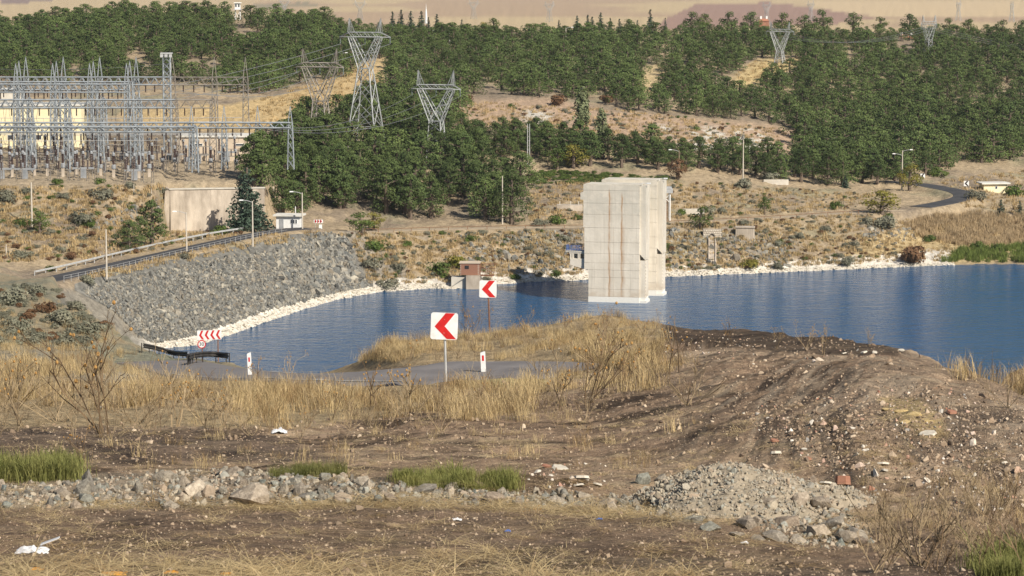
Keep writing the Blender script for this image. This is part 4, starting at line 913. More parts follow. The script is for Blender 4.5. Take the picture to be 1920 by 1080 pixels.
house('orange_roof_house', 1632, 80, 950, 2.6, 3, 2.0, M['white'], M['tile'], 'faint red roof between the tiny one and the big one', roof='hip', over=.2, rh=.8, z=float(W(1632,84,950)[2])+.6)
house('far_right_house', 1782, 90, 940, 2.4, 3, 2.0, M['white'], M['tile'], 'small red roof right of the forest pylon', roof='hip', over=.2, rh=.9, z=float(W(1782,90,940)[2])+.4)
house('orange_shed', 1432, 50, 960, 3.2, 3, 2.2, M['brick'], M['tile'], 'small orange-brown house at the skyline above the small pylon', roof='hip', over=.2, rh=.9, z=float(W(1432,52,960)[2]))
# watchtower on the hill
p = W(446, 46, 895); t = thing('watchtower', (p[0],p[1],p[2]-.3), 'white watchtower cabin on stilts above the left forest', 'watchtower')
b = MB(); [b.bar((x,y,-1), (x*.8,y*.8,5.0), .2, 4) for x in (-.9,.9) for y in (-.9,.9)]; b.bar((-.9,-.9,1), (.8,-.8,4.6), .12); b.bar((.9,-.9,1), (-.8,-.8,4.6), .12); ob('stilts', b.mesh('stilts', M['white']), t)
ob('cabin', MB().box((0,0,6.0), (1.7,1.7,1.9)).mesh('cabin', M['white']), t); ob('balcony', MB().box((0,0,4.95), (2.7,2.7,.2)).mesh('balcony', M['galv']), t); ob('roof', MB().box((0,0,7.1), (2.5,2.5,.25), 0, .8).mesh('roof', M['roofwhite']), t)
b = MB(); [b.box((x,-.86,6.2), (.45,.05,.8)) for x in (-.45,.45)]; ob('window', b.mesh('window', M['glass']), t)
for (x0, y0, D, s, lab) in [(313,57,870,1.6,'low white ruin among the left hillside pines'), (355,49,880,3.0,'pale flat concrete bunker among the left hillside pines')]:
    p = W(x0, y0, D); o = ob('bunker', MB().box((0,0,.6), (s*1.6,2,1.6)).box((0,.3,1.52), (s*1.8,2.6,.22)).mesh('bunker', M['pale']), None, (p[0],p[1],p[2])); tag(o, lab, 'bunker')
# monument spire at the skyline
p = W(799, 44, 900); o = ob('white_spire', MB().lathe([(.5,0),(.4,1.5),(.3,3.5),(.12,4.6),(.02,6.2)], 8).mesh('white_spire', M['white']), None, p); tag(o, 'slender white spire between the dark firs', 'spire')

# retaining wall with shallow buttresses
p = WZ(320, 436, 9.9); q = WZ(497, 433, 9.9); L = float(np.hypot(*(q-p)[:2])); rz = math.atan2(q[1]-p[1], q[0]-p[0])
t = thing('retaining_wall', (p[0],p[1],9.6), 'tall stained concrete retaining wall below the switchyard', 'wall', None, rz)
for k, (a, e) in enumerate([(0,.10),(.10,.43),(.43,.57),(.57,.84),(.84,1)]):
    pr = .04*(k % 2); m = MB(); m.raw([(a*L+.01,-.25+pr,-1),(e*L-.01,-.25+pr,-1),(e*L-.01,1.2,-1),(a*L+.01,1.2,-1),(a*L+.01,.25+pr,8.2),(e*L-.01,.25+pr,8.2),(e*L-.01,1.2,8.2),(a*L+.01,1.2,8.2)], [(3,2,1,0),(4,5,6,7),(0,1,5,4),(1,2,6,5),(2,3,7,6),(3,0,4,7)])
    ob('wall_panel', m.mesh('wall_panel', M['wallc']), t)
m = MB(); m.raw([(-.02,.3,-1),(-.02,8,-1),(-.02,8,8.2),(-.02,.3,8.2),(-1.6,.3,-1),(-1.6,8,-1),(-.9,8,8.0),(-.9,.3,8.0)], [(4,5,6,7),(0,4,7,3),(7,6,2,3)]); ob('return_wall', m.mesh('return_wall', M['wallc']), t)
ob('coping', MB().box((L/2,.75,8.32), (L+.3,1.3,.2)).mesh('coping', M['pale']), t)
# brick pump house on its concrete pier
p = WZ(884, 543, 0); t = thing('pump_house', (p[0]+.5, p[1]+.6, 0), 'small red brick pump house on a concrete pier at the shore', 'pump house', None, R(-4))
ob('pier', MB().box((-.2,1.5,.2), (2.6,3.0,4.6)).mesh('pier', M['wallc']), t); ob('pier', MB().box((-2.9,2.0,.0), (2.8,2.4,4.2)).mesh('pier', M['pale']), t)
wl = ob('wall', MB().box((-.9,1.8,3.6), (3.5,2.5,2.15)).mesh('wall', mat('pump_mortar', (.36,.29,.23), (.45,.37,.3), 3, .95)), t)
bk = MB().box((0,0,0), (.40,.06,.13)).mesh('brick', M['brick']); n_ = 0
for r_ in range(14):
    for c_ in range(8):
        x = -2.42+c_*.43+(.21 if r_ % 2 else 0)
        if x < .68: ob('brick', bk, wl, (x, .53, 2.62+r_*.152))
    for c_ in range(5): o = ob('brick', bk, wl, (.87, .78+c_*.45+(.2 if r_ % 2 else 0), 2.62+r_*.152)); o.rotation_euler[2] = math.pi/2
ob('roof', MB().box((-.9,1.8,4.78), (3.9,2.9,.18)).mesh('roof', M['beige']), t); ob('window', MB().box((-1.4,.48,4.0), (.75,.08,.6)).mesh('window', M['dark']), t)
b = MB()
for k in range(7): b.bar((1.1+k*.38,.9,2.4), (1.25+k*.42,.9,4.5), .07)
for z in (2.5,3.1,3.8,4.5): b.bar((.9,.9,z), (3.4+z*.12,.9,z), .09)
b.bar((.9,.9,4.5), (3.6,.9,2.5), .08); b.bar((.9,2.4,4.5), (4.0,2.4,4.5), .09); b.bar((4.0,.9,4.5), (4.0,2.4,4.5), .09); b.box((2.2,1.6,2.4), (2.6,1.7,.12)); ob('rusty_platform', b.mesh('rusty_platform', M['rustiron']), t)
b = MB(); b.bar((-4.6,.7,.2), (-1.5,.45,2.3), .16, 4); ob('stair_rail', b.mesh('stair_rail', M['pale']), t)
# stone outlet with chute
p = g1(1335, 447, 500, 640); t = thing('stone_outlet', p, 'grey masonry outlet with a round hole above a concrete chute', 'outlet')
hb = ob('headwall', MB().box((0,.6,.7), (3.5,1.4,2.2)).mesh('headwall', M['wallc']), t); srng = np.random.default_rng(3)
for r_ in range(5):
    for c_ in range(8):
        if r_ in (1, 2) and c_ in (3, 4): continue
        ob('stone', lim[(r_+c_) % 5], hb, (-1.55+c_*.44+(.2 if r_ % 2 else 0), -.12, -.15+r_*.42), 0, (.24,.12,.22*srng.uniform(.8,1.1)))
q = ob('pipe', MB().lathe([(.50,0),(.50,.35),(.44,.36),(.44,.02)], 14).mesh('pipe', M['dark']), t, (.0,.02,.45)); q.rotation_euler[0] = math.pi/2
c = MB(); cp = [g1(1335, y_, 500, 640)-p+np.array((0,0,.30)) for y_ in (450, 459, 468, 477, 486, 495)]
for sx_ in (-.66, .66): c.tube([q_+np.array((sx_,0,.12)) for q_ in cp], [.17]*6, 4)
c.raw([q_+np.array((d_,0,0)) for q_ in cp for d_ in (-.6, .6)], [(2*k, 2*k+1, 2*k+3, 2*k+2) for k in range(5)]); ob('chute', c.mesh('chute', M['wallc']), t)
# concrete box with vertical boards
p = g1(1397, 447, 500, 640); t = thing('concrete_box', p, 'grey board-marked concrete box right of the stone outlet', 'box', None, R(-5))
ob('core', MB().box((0,1,.9), (3.6,2,2.4)).mesh('core', M['wallc']), t)
for k in range(9): ob('board', MB().box((-1.68+k*.42,-.08,.95), (.39,.12,2.2)).mesh('board', M['wallc']), t)
ob('slab', MB().box((0,.9,2.2), (3.9,2.4,.2)).mesh('slab', M['wallc']), t)
# white block low wall on right slope
p = g1(1455, 345, 560, 720); o = ob('low_wall', MB().box((0,0,.4), (5.5,.5,1.2)).mesh('low_wall', M['pale']), None, p); tag(o, 'short pale wall below the pines left of the white utility pole', 'wall')

# ================================================================== POLES, LAMPS, RAILS
def pole(px, ytop, ybot, D, label, m, lamps=0, w=.14, cross=False, group=None, z=None, twin=False, name='utility_pole'):
    p = W(px, ybot, D); gz = float(hgt(p[0], p[1])); p[2] = gz if z is None else z
    h = W(px, ytop, D)[2]-p[2]; t = thing(name, p, label, 'pole', group)
    b = MB(); b.tube([(0,0,-.6),(0,0,h)], [w*1.3, w*.8], 8)
    if twin: b.tube([(.45,0,-.6),(.45,0,h)], [w*1.1, w*.8], 8); [b.bar((0,0,z_), (.45,0,z_), .06) for z_ in np.arange(.8, h, 1.0)]
    ob('post', b.mesh('post', m), t)
    for k in range(abs(lamps)):
        s = -1 if (lamps < 0 or k == 1) else 1; zz = h-.25-.9*k; a = ob('lamp_arm', MB().tube([(0,0,zz),(s*.6,0,zz+.25),(s*1.7,-.1,zz+.45)], [.05]*3, 5).mesh('lamp_arm', M['galv']), t)
        ob('lamp_head', MB().box((s*1.95,-.1,zz+.43), (.75,.28,.18), 0, .75).mesh('lamp_head', M['white']), a)
    if cross: ob('crossbar', MB().box((0,0,h-.35), (1.8,.1,.12)).mesh('crossbar', M['wood']), t)
    return t
zc = 11.0
for px, yt, yb, lab in [(200,430,515,'street lamp pole on the dam road, nearest the left'), (350,398,471,'street lamp pole on the dam road, second from left'), (474,377,455,'street lamp pole on the dam road beside the retaining wall'), (567,361,429,'street lamp pole at the white hut')]:
    D = WZ(px, yb, zc)[1]; pole(px, yt, yb, D, lab, M['concpole'], 0 if px == 200 else -1, .12, group='street lamps of the dam road', z=zc-.1, name='street_lamp')
pole(60, 342, 425, 483, 'pale concrete pole on the scrubby slope at far left', M['concpole'])
pole(12, 458, 488, 458, 'short pole with a crossbar at the left edge', M['concpole'], cross=True, w=.1)
pole(513, 350, 405, 548, 'white pole before the dark pines left of the hut', M['concpole'])
pole(554, 387, 410, 530, 'short white post behind the white hut roof', M['white'], w=.1)
pole(942, 330, 418, 560, 'slim two-tone pole right of the pine grove', M['concpole'], w=.12)
pole(989, 232, 312, 622, 'twin steel pole before the pines in the centre', M['galv'], twin=True, w=.09)
pole(1273, 282, 336, 615, 'dark wooden lamp pole behind the intake tower', M['wood'], -1, .11)
pole(1393, 262, 350, 620, 'tall pale pole right of the intake tower', M['concpole'], w=.13)
pole(1691, 282, 362, 640, 'tall pale pole with two lamps by the right-hand road', M['concpole'], 2, .13)
pole(1540, 274, 318, 690, 'lamp pole half hidden in the right-hand pines', M['concpole'], 1, .11)
pole(1061, 52, 78, 860, 'white-topped lamp pole on the forest ridge', M['concpole'], 1, .12)
pole(345, 100, 128, 770, 'thin pole in the clearing above the switchyard', M['wood'], w=.1)
pole(636, 100, 135, 760, 'thin lamp pole between the two left pylons', M['concpole'], 1, .1)
pole(812, 55, 80, 850, 'thin steel pole in the forest, left of two', M['galv'], w=.12)
pole(843, 58, 76, 850, 'thin steel pole in the forest, right of two', M['galv'], w=.12)
for px, yb, lab in [(1000+250-999, 366, 'short stake on the slope left of the retaining wall, left of two'), (284, 368, 'short stake on the slope left of the retaining wall, right of two')]:
    p = g1(px, yb, 440, 540); o = ob('stake', MB().tube([(0,0,-.3),(0,0,2.0)], [.07,.06], 6).mesh('stake', M['concpole']), None, p); tag(o, lab, 'stake')
def along(P, step):
    P = np.array(P); seg = np.linalg.norm(np.diff(P, axis=0), axis=1); s = np.concatenate([[0], np.cumsum(seg)]); q = np.arange(0, s[-1], step); return np.stack([np.interp(q, s, P[:, k]) for k in range(3)], 1)
def rail(name, P, label, m, step=4.0, h=.75, wbeam=True, pw=.12, two=False, cat='guardrail', bh=1.0):
    P = np.array(P); c0 = P[0].copy(); t = thing(name, c0, label, cat); pm = MB().box((0,0,h/2-.15), (pw,pw,h+.3)).mesh('post', m)
    for p in along(P, step): ob('post', pm, t, p-c0)
    b = MB()
    for k in range(len(P)-1):
        a, e = P[k]-c0, P[k+1]-c0; d = (e-a)[:2]; d = d/np.linalg.norm(d); n = np.array((d[1], -d[0], 0))*.1
        if wbeam:
            prof = [(.0,h-.32*bh),(.07,h-.24*bh),(.0,h-.16*bh),(.07,h-.08*bh),(.0,h)]; V = []
            for q in (a, e): V += [q+n*(1+o_*10)+np.array((0,0,z)) for o_, z in prof]
            b.raw(V, [(i, i+1, i+6, i+5) for i in range(4)])
        else:
            for z in ((h, h*.55) if two else (h,)): b.bar(a+(0,0,z), e+(0,0,z), pw*.8)
    ob('beam', b.mesh('beam', m), t); return t
fr = smooth_path([WZ(65,517,11), WZ(130,503,11), WZ(200,486,11), WZ(300,463,11), WZ(400,443,11), WZ(490,429.5,11)], 6)
rail('guardrail', fr, 'long galvanised guardrail along the far side of the dam road', M['galv'], 3.5, .8)
nr_ = smooth_path([WZ(120,527,11), WZ(200,510,11), WZ(300,486,11), WZ(400,463.5,11), WZ(473,447,11), WZ(538,435.5,11)], 6)
rail('railing', nr_, 'thin white post railing along the rockfill side of the dam road', M['galv'], 2.2, .8, False, .05, True, 'railing')
tp = [np.array((p[0], p[1], hgt(p[0], p[1])+.05)) for p in (track_c+np.array((0,-1.9,0)))[8:-8:4]]
rail('rusty_railing', tp, 'low rusty pipe railing along the shore track', M['rustiron'], 4.0, .55, False, .10, False, 'railing')
# black guardrails at the hairpin
def ground_line(pts, d0, d1): return [g1(x, y, d0, d1) for x, y in pts]
ga = smooth_path([W(266,673,219), W(295,671,222), W(325,671,222), W(355,674,216)], 6); gb = smooth_path([W(352,690,196), W(362,682,203), W(390,678,207), W(418,678,207), W(432,681,204)], 6)
for P in (ga, gb): P[:, 2] = hgt(P[:, 0], P[:, 1], H0)+.05
rail('black_guardrail', ga, 'dark curved guardrail at the road bend, farther and left', M['rubber'], 1.7, .62, True, .07, bh=1.2); rail('black_guardrail', gb, 'dark curved guardrail at the road bend, nearer and right', M['rubber'], 1.7, .66, True, .07, bh=1.3)

# ================================================================== ROAD SIGNS
def rrect(w, h, r, n=5):
    P = []
    for cx, cz, a0 in ((w/2-r, h/2-r, 0), (-w/2+r, h/2-r, 90), (-w/2+r, -h/2+r, 180), (w/2-r, -h/2+r, 270)):
        for k in range(n): a = R(a0+90*k/(n-1)); P.append((cx+r*math.cos(a), cz+r*math.sin(a)))
    return P
CHEV = [(.04,.5),(.40,.5),(.015,0),(.47,-.48),(.11,-.48),(-.37,-.02)]
def chevron_sign(px, yc, yb, D, size, label, postm, tilt=0.0, yaw=0.0, cm=None, flip=1):
    c = W(px, yc, D); b = W(px+(4 if tilt else 0), yb, D); b[2] = min(b[2], float(hgt(b[0], b[1]))); hc = c[2]-b[2]
    t = thing('chevron_sign', b, label, 'road sign', None, yaw); dx = c[0]-b[0]
    ob('post', MB().box((0,.05,0), (.001,.001,.001)).mesh('x', postm)) if False else None
    pm = MB(); pm.tube([(0,.06,-.5), (dx,.06,hc+size*.35)], [.045*size/.9]*2, 6); ob('post', pm.mesh('post', postm), t)
    bo = ob('board', MB().slab(rrect(size, size, size*.09), -.02, .015).mesh('board', M['signwhite']), t, (dx,0,hc)); bo.rotation_euler[1] = tilt
    ob('backing', MB().slab(rrect(size*.98, size*.98, size*.09), .016, .03).mesh('backing', M['signback']), bo)
    P = [(flip*x*size*.97, z*size*.985) for x, z in CHEV]
    if flip < 0: P = P[::-1]
    for bz in (-.25, .25): ob('bolt', MB().slab([(.012*math.cos(k), .012*math.sin(k)) for k in np.arange(6)*math.pi/3], -.034, -.027).mesh('bolt', M['galv']), bo, (0, 0, bz*size))
    ob('chevron', _chev(P).mesh('chevron', cm or M['signred']), bo); return t
def _chev(P):
    m = MB(); V = [(x,-.026,z) for x, z in P]+[(x,-.0205,z) for x, z in P]
    m.raw(V, [(0,1,2,5),(5,2,3,4)]+[(i,(i+1) % 6,(i+1) % 6+6,i+6) for i in range(6)]); return m
chevron_sign(833, 611.5, 718, 93, .89, 'large white sign with red left chevron on a steel post, nearest', M['galv'], R(2.2))
chevron_sign(915, 542, 632, 134, .82, 'white sign with red left chevron on a rusty post, above the bank', M['rustiron'], R(1.5))
chevron_sign(1730, 330, 338, 668, 1.1, 'small white chevron sign at the bend before the right pines', M['galv'], cm=M['signdark'])
chevron_sign(1812, 344, 353, 655, 1.2, 'small white chevron sign left of the yellow hut', M['galv'], cm=M['signdark'])
# four-chevron board with the 30 sign
D = 212; c = W(393, 628, D); b = W(393, 668, D); b[2] = float(hgt(b[0], b[1])); s = mpp(D); t = thing('chevron_board', b, 'white board with four red left chevrons above a round 30 sign', 'road sign')
bw, bh, hc = 46*s, 18*s, c[2]-b[2]
for x, zt in ((-14*s, hc-bh*.3), (16*s, hc+bh*.2)): ob('post', MB().tube([(x,.06,-.6),(x,.06,zt)], [.045]*2, 6).mesh('post', M['rustiron']), t)
bo = ob('board', MB().slab(rrect(bw, bh, .05), -.02, .02).mesh('board', M['signwhite']), t, (0,0,hc)); bo.rotation_euler[1] = R(-1.5)
for k in range(4): P = [((x*.62-.90+k*.60)*bh*.98+.02, z*bh*.96) for x, z in CHEV]; ob('chevron', _chev(P).mesh('chevron', M['signred']), bo)
def text_mesh(txt, size, m):
    cu = bpy.data.curves.new('digits', 'FONT'); cu.body = txt; cu.size = size; cu.align_x = 'CENTER'; cu.align_y = 'CENTER'; cu.extrude = .003; cu.offset = .008*size
    o = bpy.data.objects.new('digits', cu); COL.objects.link(o); bpy.context.view_layer.update(); me = bpy.data.meshes.new_from_object(o.evaluated_get(bpy.context.evaluated_depsgraph_get())); bpy.data.objects.remove(o); me.materials.clear(); me.materials.append(m); return me
def disc(r, y0, y1, n=28): return MB().slab([(r*math.cos(2*math.pi*k/n), r*math.sin(2*math.pi*k/n)) for k in range(n)], y0, y1)
zs_ = hc-17.5*s; sg = ob('speed_sign', disc(8*s, -.02, .02).mesh('speed_sign', M['signred']), t, (-14.5*s,-.06,zs_)); ob('sign_face', disc(6.2*s, -.026, -.0205).mesh('sign_face', M['signwhite']), sg)
dg_ = ob('digits', text_mesh('30', 9.5*s, M['signdark']), sg, (0,-.03,0)); dg_.rotation_euler[0] = math.pi/2
# arrow board beside the hut
D = 528; c = W(597, 415, D); t = thing('arrow_board', (c[0],c[1],float(hgt(c[0],c[1]))), 'red and white arrow board right of the white hut', 'road sign'); hz_ = c[2]-float(hgt(c[0],c[1])); hz_ = max(hz_, .9)
b = MB(); [b.bar((x,.05,-.4), (x,.05,hz_), .08, 4) for x in (-.6,.6)]; ob('post', b.mesh('post', M['galv']), t); bo = ob('board', MB().slab(rrect(1.7,.62,.04), -.02, .02).mesh('board', M['signwhite']), t, (0,0,hz_))
for k in range(3): ob('chevron', _chev([(-(x*.5)-.5+k*.5, z*.58) for x, z in CHEV][::-1]).mesh('chevron', M['signred']), bo)
o = ob('white_block', MB().box((0,0,.5), (.6,.5,1.4), 0, .9).mesh('white_block', M['white']), None, (W(601,424,527)[0],527,float(hgt(W(601,424,527)[0],527)))); tag(o, 'small white block under the red and white arrow board', 'block')
def delineator(px, yt, yb, D, label):
    b = W(px, yb, D); b[2] = float(hgt(b[0], b[1])); h = W(px, yt, D)[2]-b[2]; w = .085
    t = thing('delineator_post', b, label, 'post'); bo = ob('post', MB().slab([(-w,-.3),(w,-.3),(w,h*.985),(w*.5,h),(-w,h*.95)], -.05, .05).mesh('post', M['signwhite']), t); bo.rotation_euler[1] = R(-2.5)
    ob('reflector', MB().box((0,-.054,h*.72), (.07,.006,.19)).mesh('reflector', M['signred']), bo)
delineator(907, 659, 704, 97, 'white delineator post with red reflector right of the big chevron sign')
delineator(469, 661, 690, 121, 'white delineator post with red reflector near the dark guardrails')

# ================================================================== TREES
pines = [make_pine(200+k, 1.0, .54+.06*(k % 3), (15,19,22)[k % 3], 62, .036, M['pine' if k % 3 else 'pine2'], (.10,.20)[k % 2]) for k in range(6)]                # unit-height forest pines
grove = [make_pine(230+k, 1.0, .40+.05*(k % 3), 30, 110, .022, M['pine2' if k % 2 else 'pine'], (.16,.30)[k % 2]) for k in range(5)]
firs = [make_fir(260+k, 1.0, .24+.03*k, 13, 16, .040, M['fir']) for k in range(3)]
cedar = make_fir(270, 1.0, .40, 12, 70, .034, M['fir'], .12)
pops = [make_broad(280+k, 1.0, .15, 40, 44, .028, M['poplar'], .10, True) for k in range(2)]
broads = {k: [make_broad(290+j, 1.0, .46, 18, 60, .035, M[k], .22) for j in range(2)] for k in ('leaf', 'yellow', 'rust', 'pine2')}
FOREST_LOW = [(-300,165),(0,160),(240,160),(330,150),(440,185),(540,175),(600,152),(650,150),(700,185),(760,178),(870,180),(1000,182),(1030,182),(1140,188),(1160,205),(1340,222),(1480,236),(1500,285),(1500,325),(1560,330),(1680,340),(1760,325),(1800,300),(1850,312),(1970,290),(2300,285)]
forest_poly = [(2300,66),(1920,68),(1600,66),(1400,66),(1200,66),(1000,68),(900,70),(700,62),(560,42),(450,38),(300,30),(150,42),(0,54),(-300,60)]+FOREST_LOW
clear = [[(590,225),(600,180),(650,150),(700,112),(722,112),(722,160),(690,190),(640,222)], [(430,20),(466,20),(470,84),(428,84)], [(1675,78),(1724,78),(1722,112),(1676,108)], [(1585,84),(1606,84),(1606,104),(1585,104)], [(1772,84),(1795,84),(1795,104),(1772,104)], [(664,250),(740,250),(735,302),(660,302)], [(1440,40),(1490,40),(1490,60),(1440,60)], [(440,190),(600,150),(640,150),(640,230),(440,260)], [(1365,172),(1370,145),(1420,110),(1515,110),(1500,140),(1450,150),(1410,180)], [(1190,205),(1200,150),(1220,122),(1258,118),(1250,160),(1215,205)],
         [(415,56),(505,68),(510,92),(415,86)], [(135,122),(165,122),(165,160),(135,160)], [(225,98),(250,98),(280,115),(280,145),(225,145)], [(325,112),(415,112),(415,146),(325,146)], [(1640,100),(1670,100),(1670,116),(1640,116)], [(1450,110),(1480,110),(1475,130),(1450,130)], [(1680,92),(1720,92),(1715,108),(1680,104)]]
rng = np.random.default_rng(77); keep = []; cand = np.stack([rng.uniform(-260, 2200, 26000), rng.uniform(25, 345, 26000)], 1)
ok = inpoly(forest_poly, cand[:, 0], cand[:, 1]) | inpoly([(545,300),(560,245),(600,232),(640,195),(700,185),(760,178),(872,182),(848,235),(858,262),(850,300),(700,305)], cand[:, 0], cand[:, 1])
for p in clear: ok &= ~inpoly(p, cand[:, 0], cand[:, 1])
cand = cand[ok]; grid = {}
for c in cand:
    r_ = .55+.45*min(1, max(0, (c[1]-30)/200)); gx, gy_ = int(c[0]//30), int(c[1]//14); bad_ = False
    for a in (-1,0,1):
        for b in (-1,0,1):
            for q in grid.get((gx+a, gy_+b), ()):
                if ((q[0]-c[0])/(25*r_))**2+((q[1]-c[1])/(7.6*r_))**2 < 1: bad_ = True
    if not bad_: grid.setdefault((gx, gy_), []).append(c); keep.append(c)
keep = np.array(keep); keep = keep[(fbm(keep[:, 0]/50, keep[:, 1]/14, 78, 3) > -.37) | (keep[:, 1] < 70)]; g = G(keep[:, 0], keep[:, 1], 600, 1050, 500); okk = ~np.isnan(g[:, 0]); keep = keep[okk]; g = g[okk]
hh = (3.6+3.0*rng.uniform(0, 1, len(g))**.8)*np.where(keep[:, 1] > 230, 1.22, 1.0)*np.where((keep[:, 1] < 78) & (keep[:, 0] > 620), .72, 1.0)
vis = (keep[:, 0] > -20) & (keep[:, 0] < 1940); score = np.where(vis, hh/g[:, 1], 0)+np.where(vis & (keep[:, 1] > 150), .002, 0)
order = np.argsort(-score); ind, rest = order[:185], order[185:]
def freg(x, y):
    if x < 460: return 'pine of the dense forest on the hill behind the switchyard', 'pines behind the switchyard'
    if x < 760: return 'pine of the dense forest behind the three large pylons', 'pines behind the pylons'
    if x < 1160: return 'pine of the dense forest edge above the brown bare bank', 'pines above the bare bank'
    if x < 1500: return 'pine of the forest above the white chalk slope', 'pines above the chalk slope'
    return 'pine of the dense forest on the right-hand hillside', 'pines of the right hillside'
for k in ind:
    lab, gr = freg(*keep[k]); lv_ = 'lowest rows' if keep[k][1] > 270 else 'lower rows' if keep[k][1] > 225 else 'middle rows' if keep[k][1] > 180 else 'upper rows'; sd_ = ('' if keep[k][0] < 1500 else ', left part' if keep[k][0] < 1640 else ', middle part' if keep[k][0] < 1780 else ', right part'); lab += f', {lv_}{sd_}'; gr += f', {lv_}{sd_}'; v = pines[k % 6]; tree_at('pine_tree', v, g[k]-(0,0,.2), rng.uniform(0, 6.28), (hh[k]*rng.uniform(.95,1.2),)*2+(hh[k],), lab, 'pine tree', gr)
def joined(pair):                      # crown and trunk in one mesh, for the mass of the far forest
    c, t_ = pair; v = [tuple(q.co) for q in c.vertices]; f = [tuple(q.vertices) for q in c.polygons]; n = len(v); n2 = len(f)
    v += [tuple(q.co) for q in t_.vertices]; f += [tuple(i+n for i in q.vertices) for q in t_.polygons]
    me = bpy.data.meshes.new('pine'); me.from_pydata(v, [], f); me.materials.append(c.materials[0]); me.materials.append(t_.materials[0]); me.polygons.foreach_set('material_index', [0]*n2+[1]*(len(f)-n2)); return me
jp = [joined(p) for p in pines]
zr = np.zeros((len(rest), 3)); zr[:, 2] = rng.uniform(0, 6.28, len(rest)); sc_ = np.stack([hh[rest]*rng.uniform(.95,1.2,len(rest))]*2+[hh[rest]], 1)
scatter('pine_forest', g[rest]-np.array((0,0,.2)), zr, sc_, jp, rng.integers(0, 6, len(rest)), 'dense dark green pine forest covering the far hillside', 'forest')
# the grove in the middle
GROVE = [([(470,345),(530,290),(600,290),(640,330),(640,395),(580,395),(500,365)], 26, 8.3, 10.5, 'pine in the grove right of the retaining wall', 'pines between wall and pylon'),
         ([(640,330),(700,310),(860,312),(930,335),(980,360),(985,418),(930,428),(760,428),(690,405),(640,395)], 34, 8.0, 10.8, 'pine in the grove along the shore track', 'pines below the pylons'),
         ([(850,272),(1000,268),(1080,288),(1250,300),(1340,306),(1330,322),(1130,318),(1000,304),(870,300)], 38, 5.8, 8.6, 'pine in the row behind the intake tower', 'pines behind the intake tower'),
         ([(1340,310),(1500,320),(1700,338),(1690,352),(1560,350),(1440,340),(1340,325)], 38, 5.6, 8.4, 'pine in the row between the pale poles', 'pines between the pale poles')]
for gi_, (poly, n, h0_, h1_, lab, gr) in enumerate(GROVE):
    P, qx, qy, rng = sample([poly], n*7, 300+gi_, 500, 720); sel = []
    for k in range(len(P)):
        if all(((qx[k]-qx[j])/26)**2+((qy[k]-qy[j])/9)**2 > 1 for j in sel): sel.append(k)
        if len(sel) >= n: break
    rank = {k: i for i, k in enumerate(sorted(sel, key=lambda q: qx[q]))}
    for k in sel: h_ = rng.uniform(h0_, h1_); tree_at('pine_tree', grove[k % 5], P[k]-(0,0,.3), rng.uniform(0,6.28), (h_*rng.uniform(.85,1.1),)*2+(h_,), ordinal(rank[k])+' '+lab+', counted from the left', 'pine tree', gr)
def T(name, pair, px, yb, D, hpx, label, cat, wide=1.0, rz=0.0, group=None):
    p = W(px, yb, D); p[2] = float(hgt(p[0], p[1])); h = max(1.5, W(px, yb-hpx, D)[2]-p[2]); return tree_at(name, pair, p-np.array((0,0,.2)), rz or px*.37, (h*wide, h*wide, h), label, cat, group)
def Tg(name, pair, px, yb, hpx, label, cat, wide=1.0, d0=430, d1=720, group=None):
    p = g1(px, yb, d0, d1); return T(name, pair, px, yb, p[1], hpx, label, cat, wide, 0, group)
Tg('poplar_tree', pops[0], 1090, 288, 122, 'taller of the two slim poplars above the intake tower', 'poplar', 1.0)
Tg('poplar_tree', pops[1], 1129, 296, 96, 'shorter of the two slim poplars above the intake tower', 'poplar', 1.05)
T('cedar_tree', cedar, 464, 434, 517, 122, 'dark layered cedar at the right end of the retaining wall', 'cedar', .95)
T('pine_tree', grove[0], 285, 470, 487, 98, 'big dark pine left of the retaining wall, taller of the pair', 'pine tree', 1.0)
for px_, yb_, hp_, wh_ in ((508,426,78,'beside the white pole'), (531,424,92,'behind the hut, left of two'), (556,420,84,'behind the hut, right of two')): T('pine_tree', grove[px_ % 5], px_, yb_, 541, hp_, 'dark pine at the right end of the retaining wall, '+wh_, 'pine tree', .85)
T('pine_tree', grove[2], 243, 478, 478, 68, 'big dark pine left of the retaining wall, lower of the pair', 'pine tree', 1.25)
for k, (px, yb, hp) in enumerate([(736,46,25),(752,46,28),(770,46,26),(790,48,28),(803,50,18),(819,48,22),(866,50,14)]): T('fir_tree', firs[k % 3], px, yb+6, 888, hp+7, 'dark fir on the skyline beside the white spire, number %s from the left' % ('one','two','three','four','five','six','seven')[k], 'fir tree', 1.15, group='firs by the spire')
for k, (px, yb, hp) in enumerate([(1048,58,22),(1082,58,30),(1102,58,32),(1110,58,28),(1126,60,38),(1144,60,28),(1161,58,24),(1195,58,22),(1219,56,40),(1247,58,26)]): T('fir_tree', firs[(k+1) % 3], px, yb+8, 905, hp+8, 'dark fir on the central skyline, number %s from the left' % ('one','two','three','four','five','six','seven','eight','nine','ten')[k], 'fir tree', 1.1 if k != 9 else .6, group='firs of the central skyline')
sky_b = [(926,66,34,'leaf'),(905,66,26,'yellow'),(1180,58,24,'pine2'),(1296,58,38,'pine2'),(1320,58,34,'leaf'),(1365,56,36,'pine2'),(1408,56,36,'pine2'),(1466,56,34,'leaf'),(1508,54,28,'pine2'),(1543,56,40,'pine2'),(1600,56,34,'pine2'),(1650,56,26,'leaf'),(1706,66,42,'pine2'),(1780,64,32,'pine2'),(1815,62,28,'leaf'),(1880,66,30,'pine2'),(1915,70,34,'pine2'),
         (50,52,24,'pine2'),(88,48,22,'pine2'),(120,44,30,'pine2'),(228,36,34,'pine2'),(250,34,30,'pine2'),(330,30,28,'pine2'),(390,30,32,'pine2')]
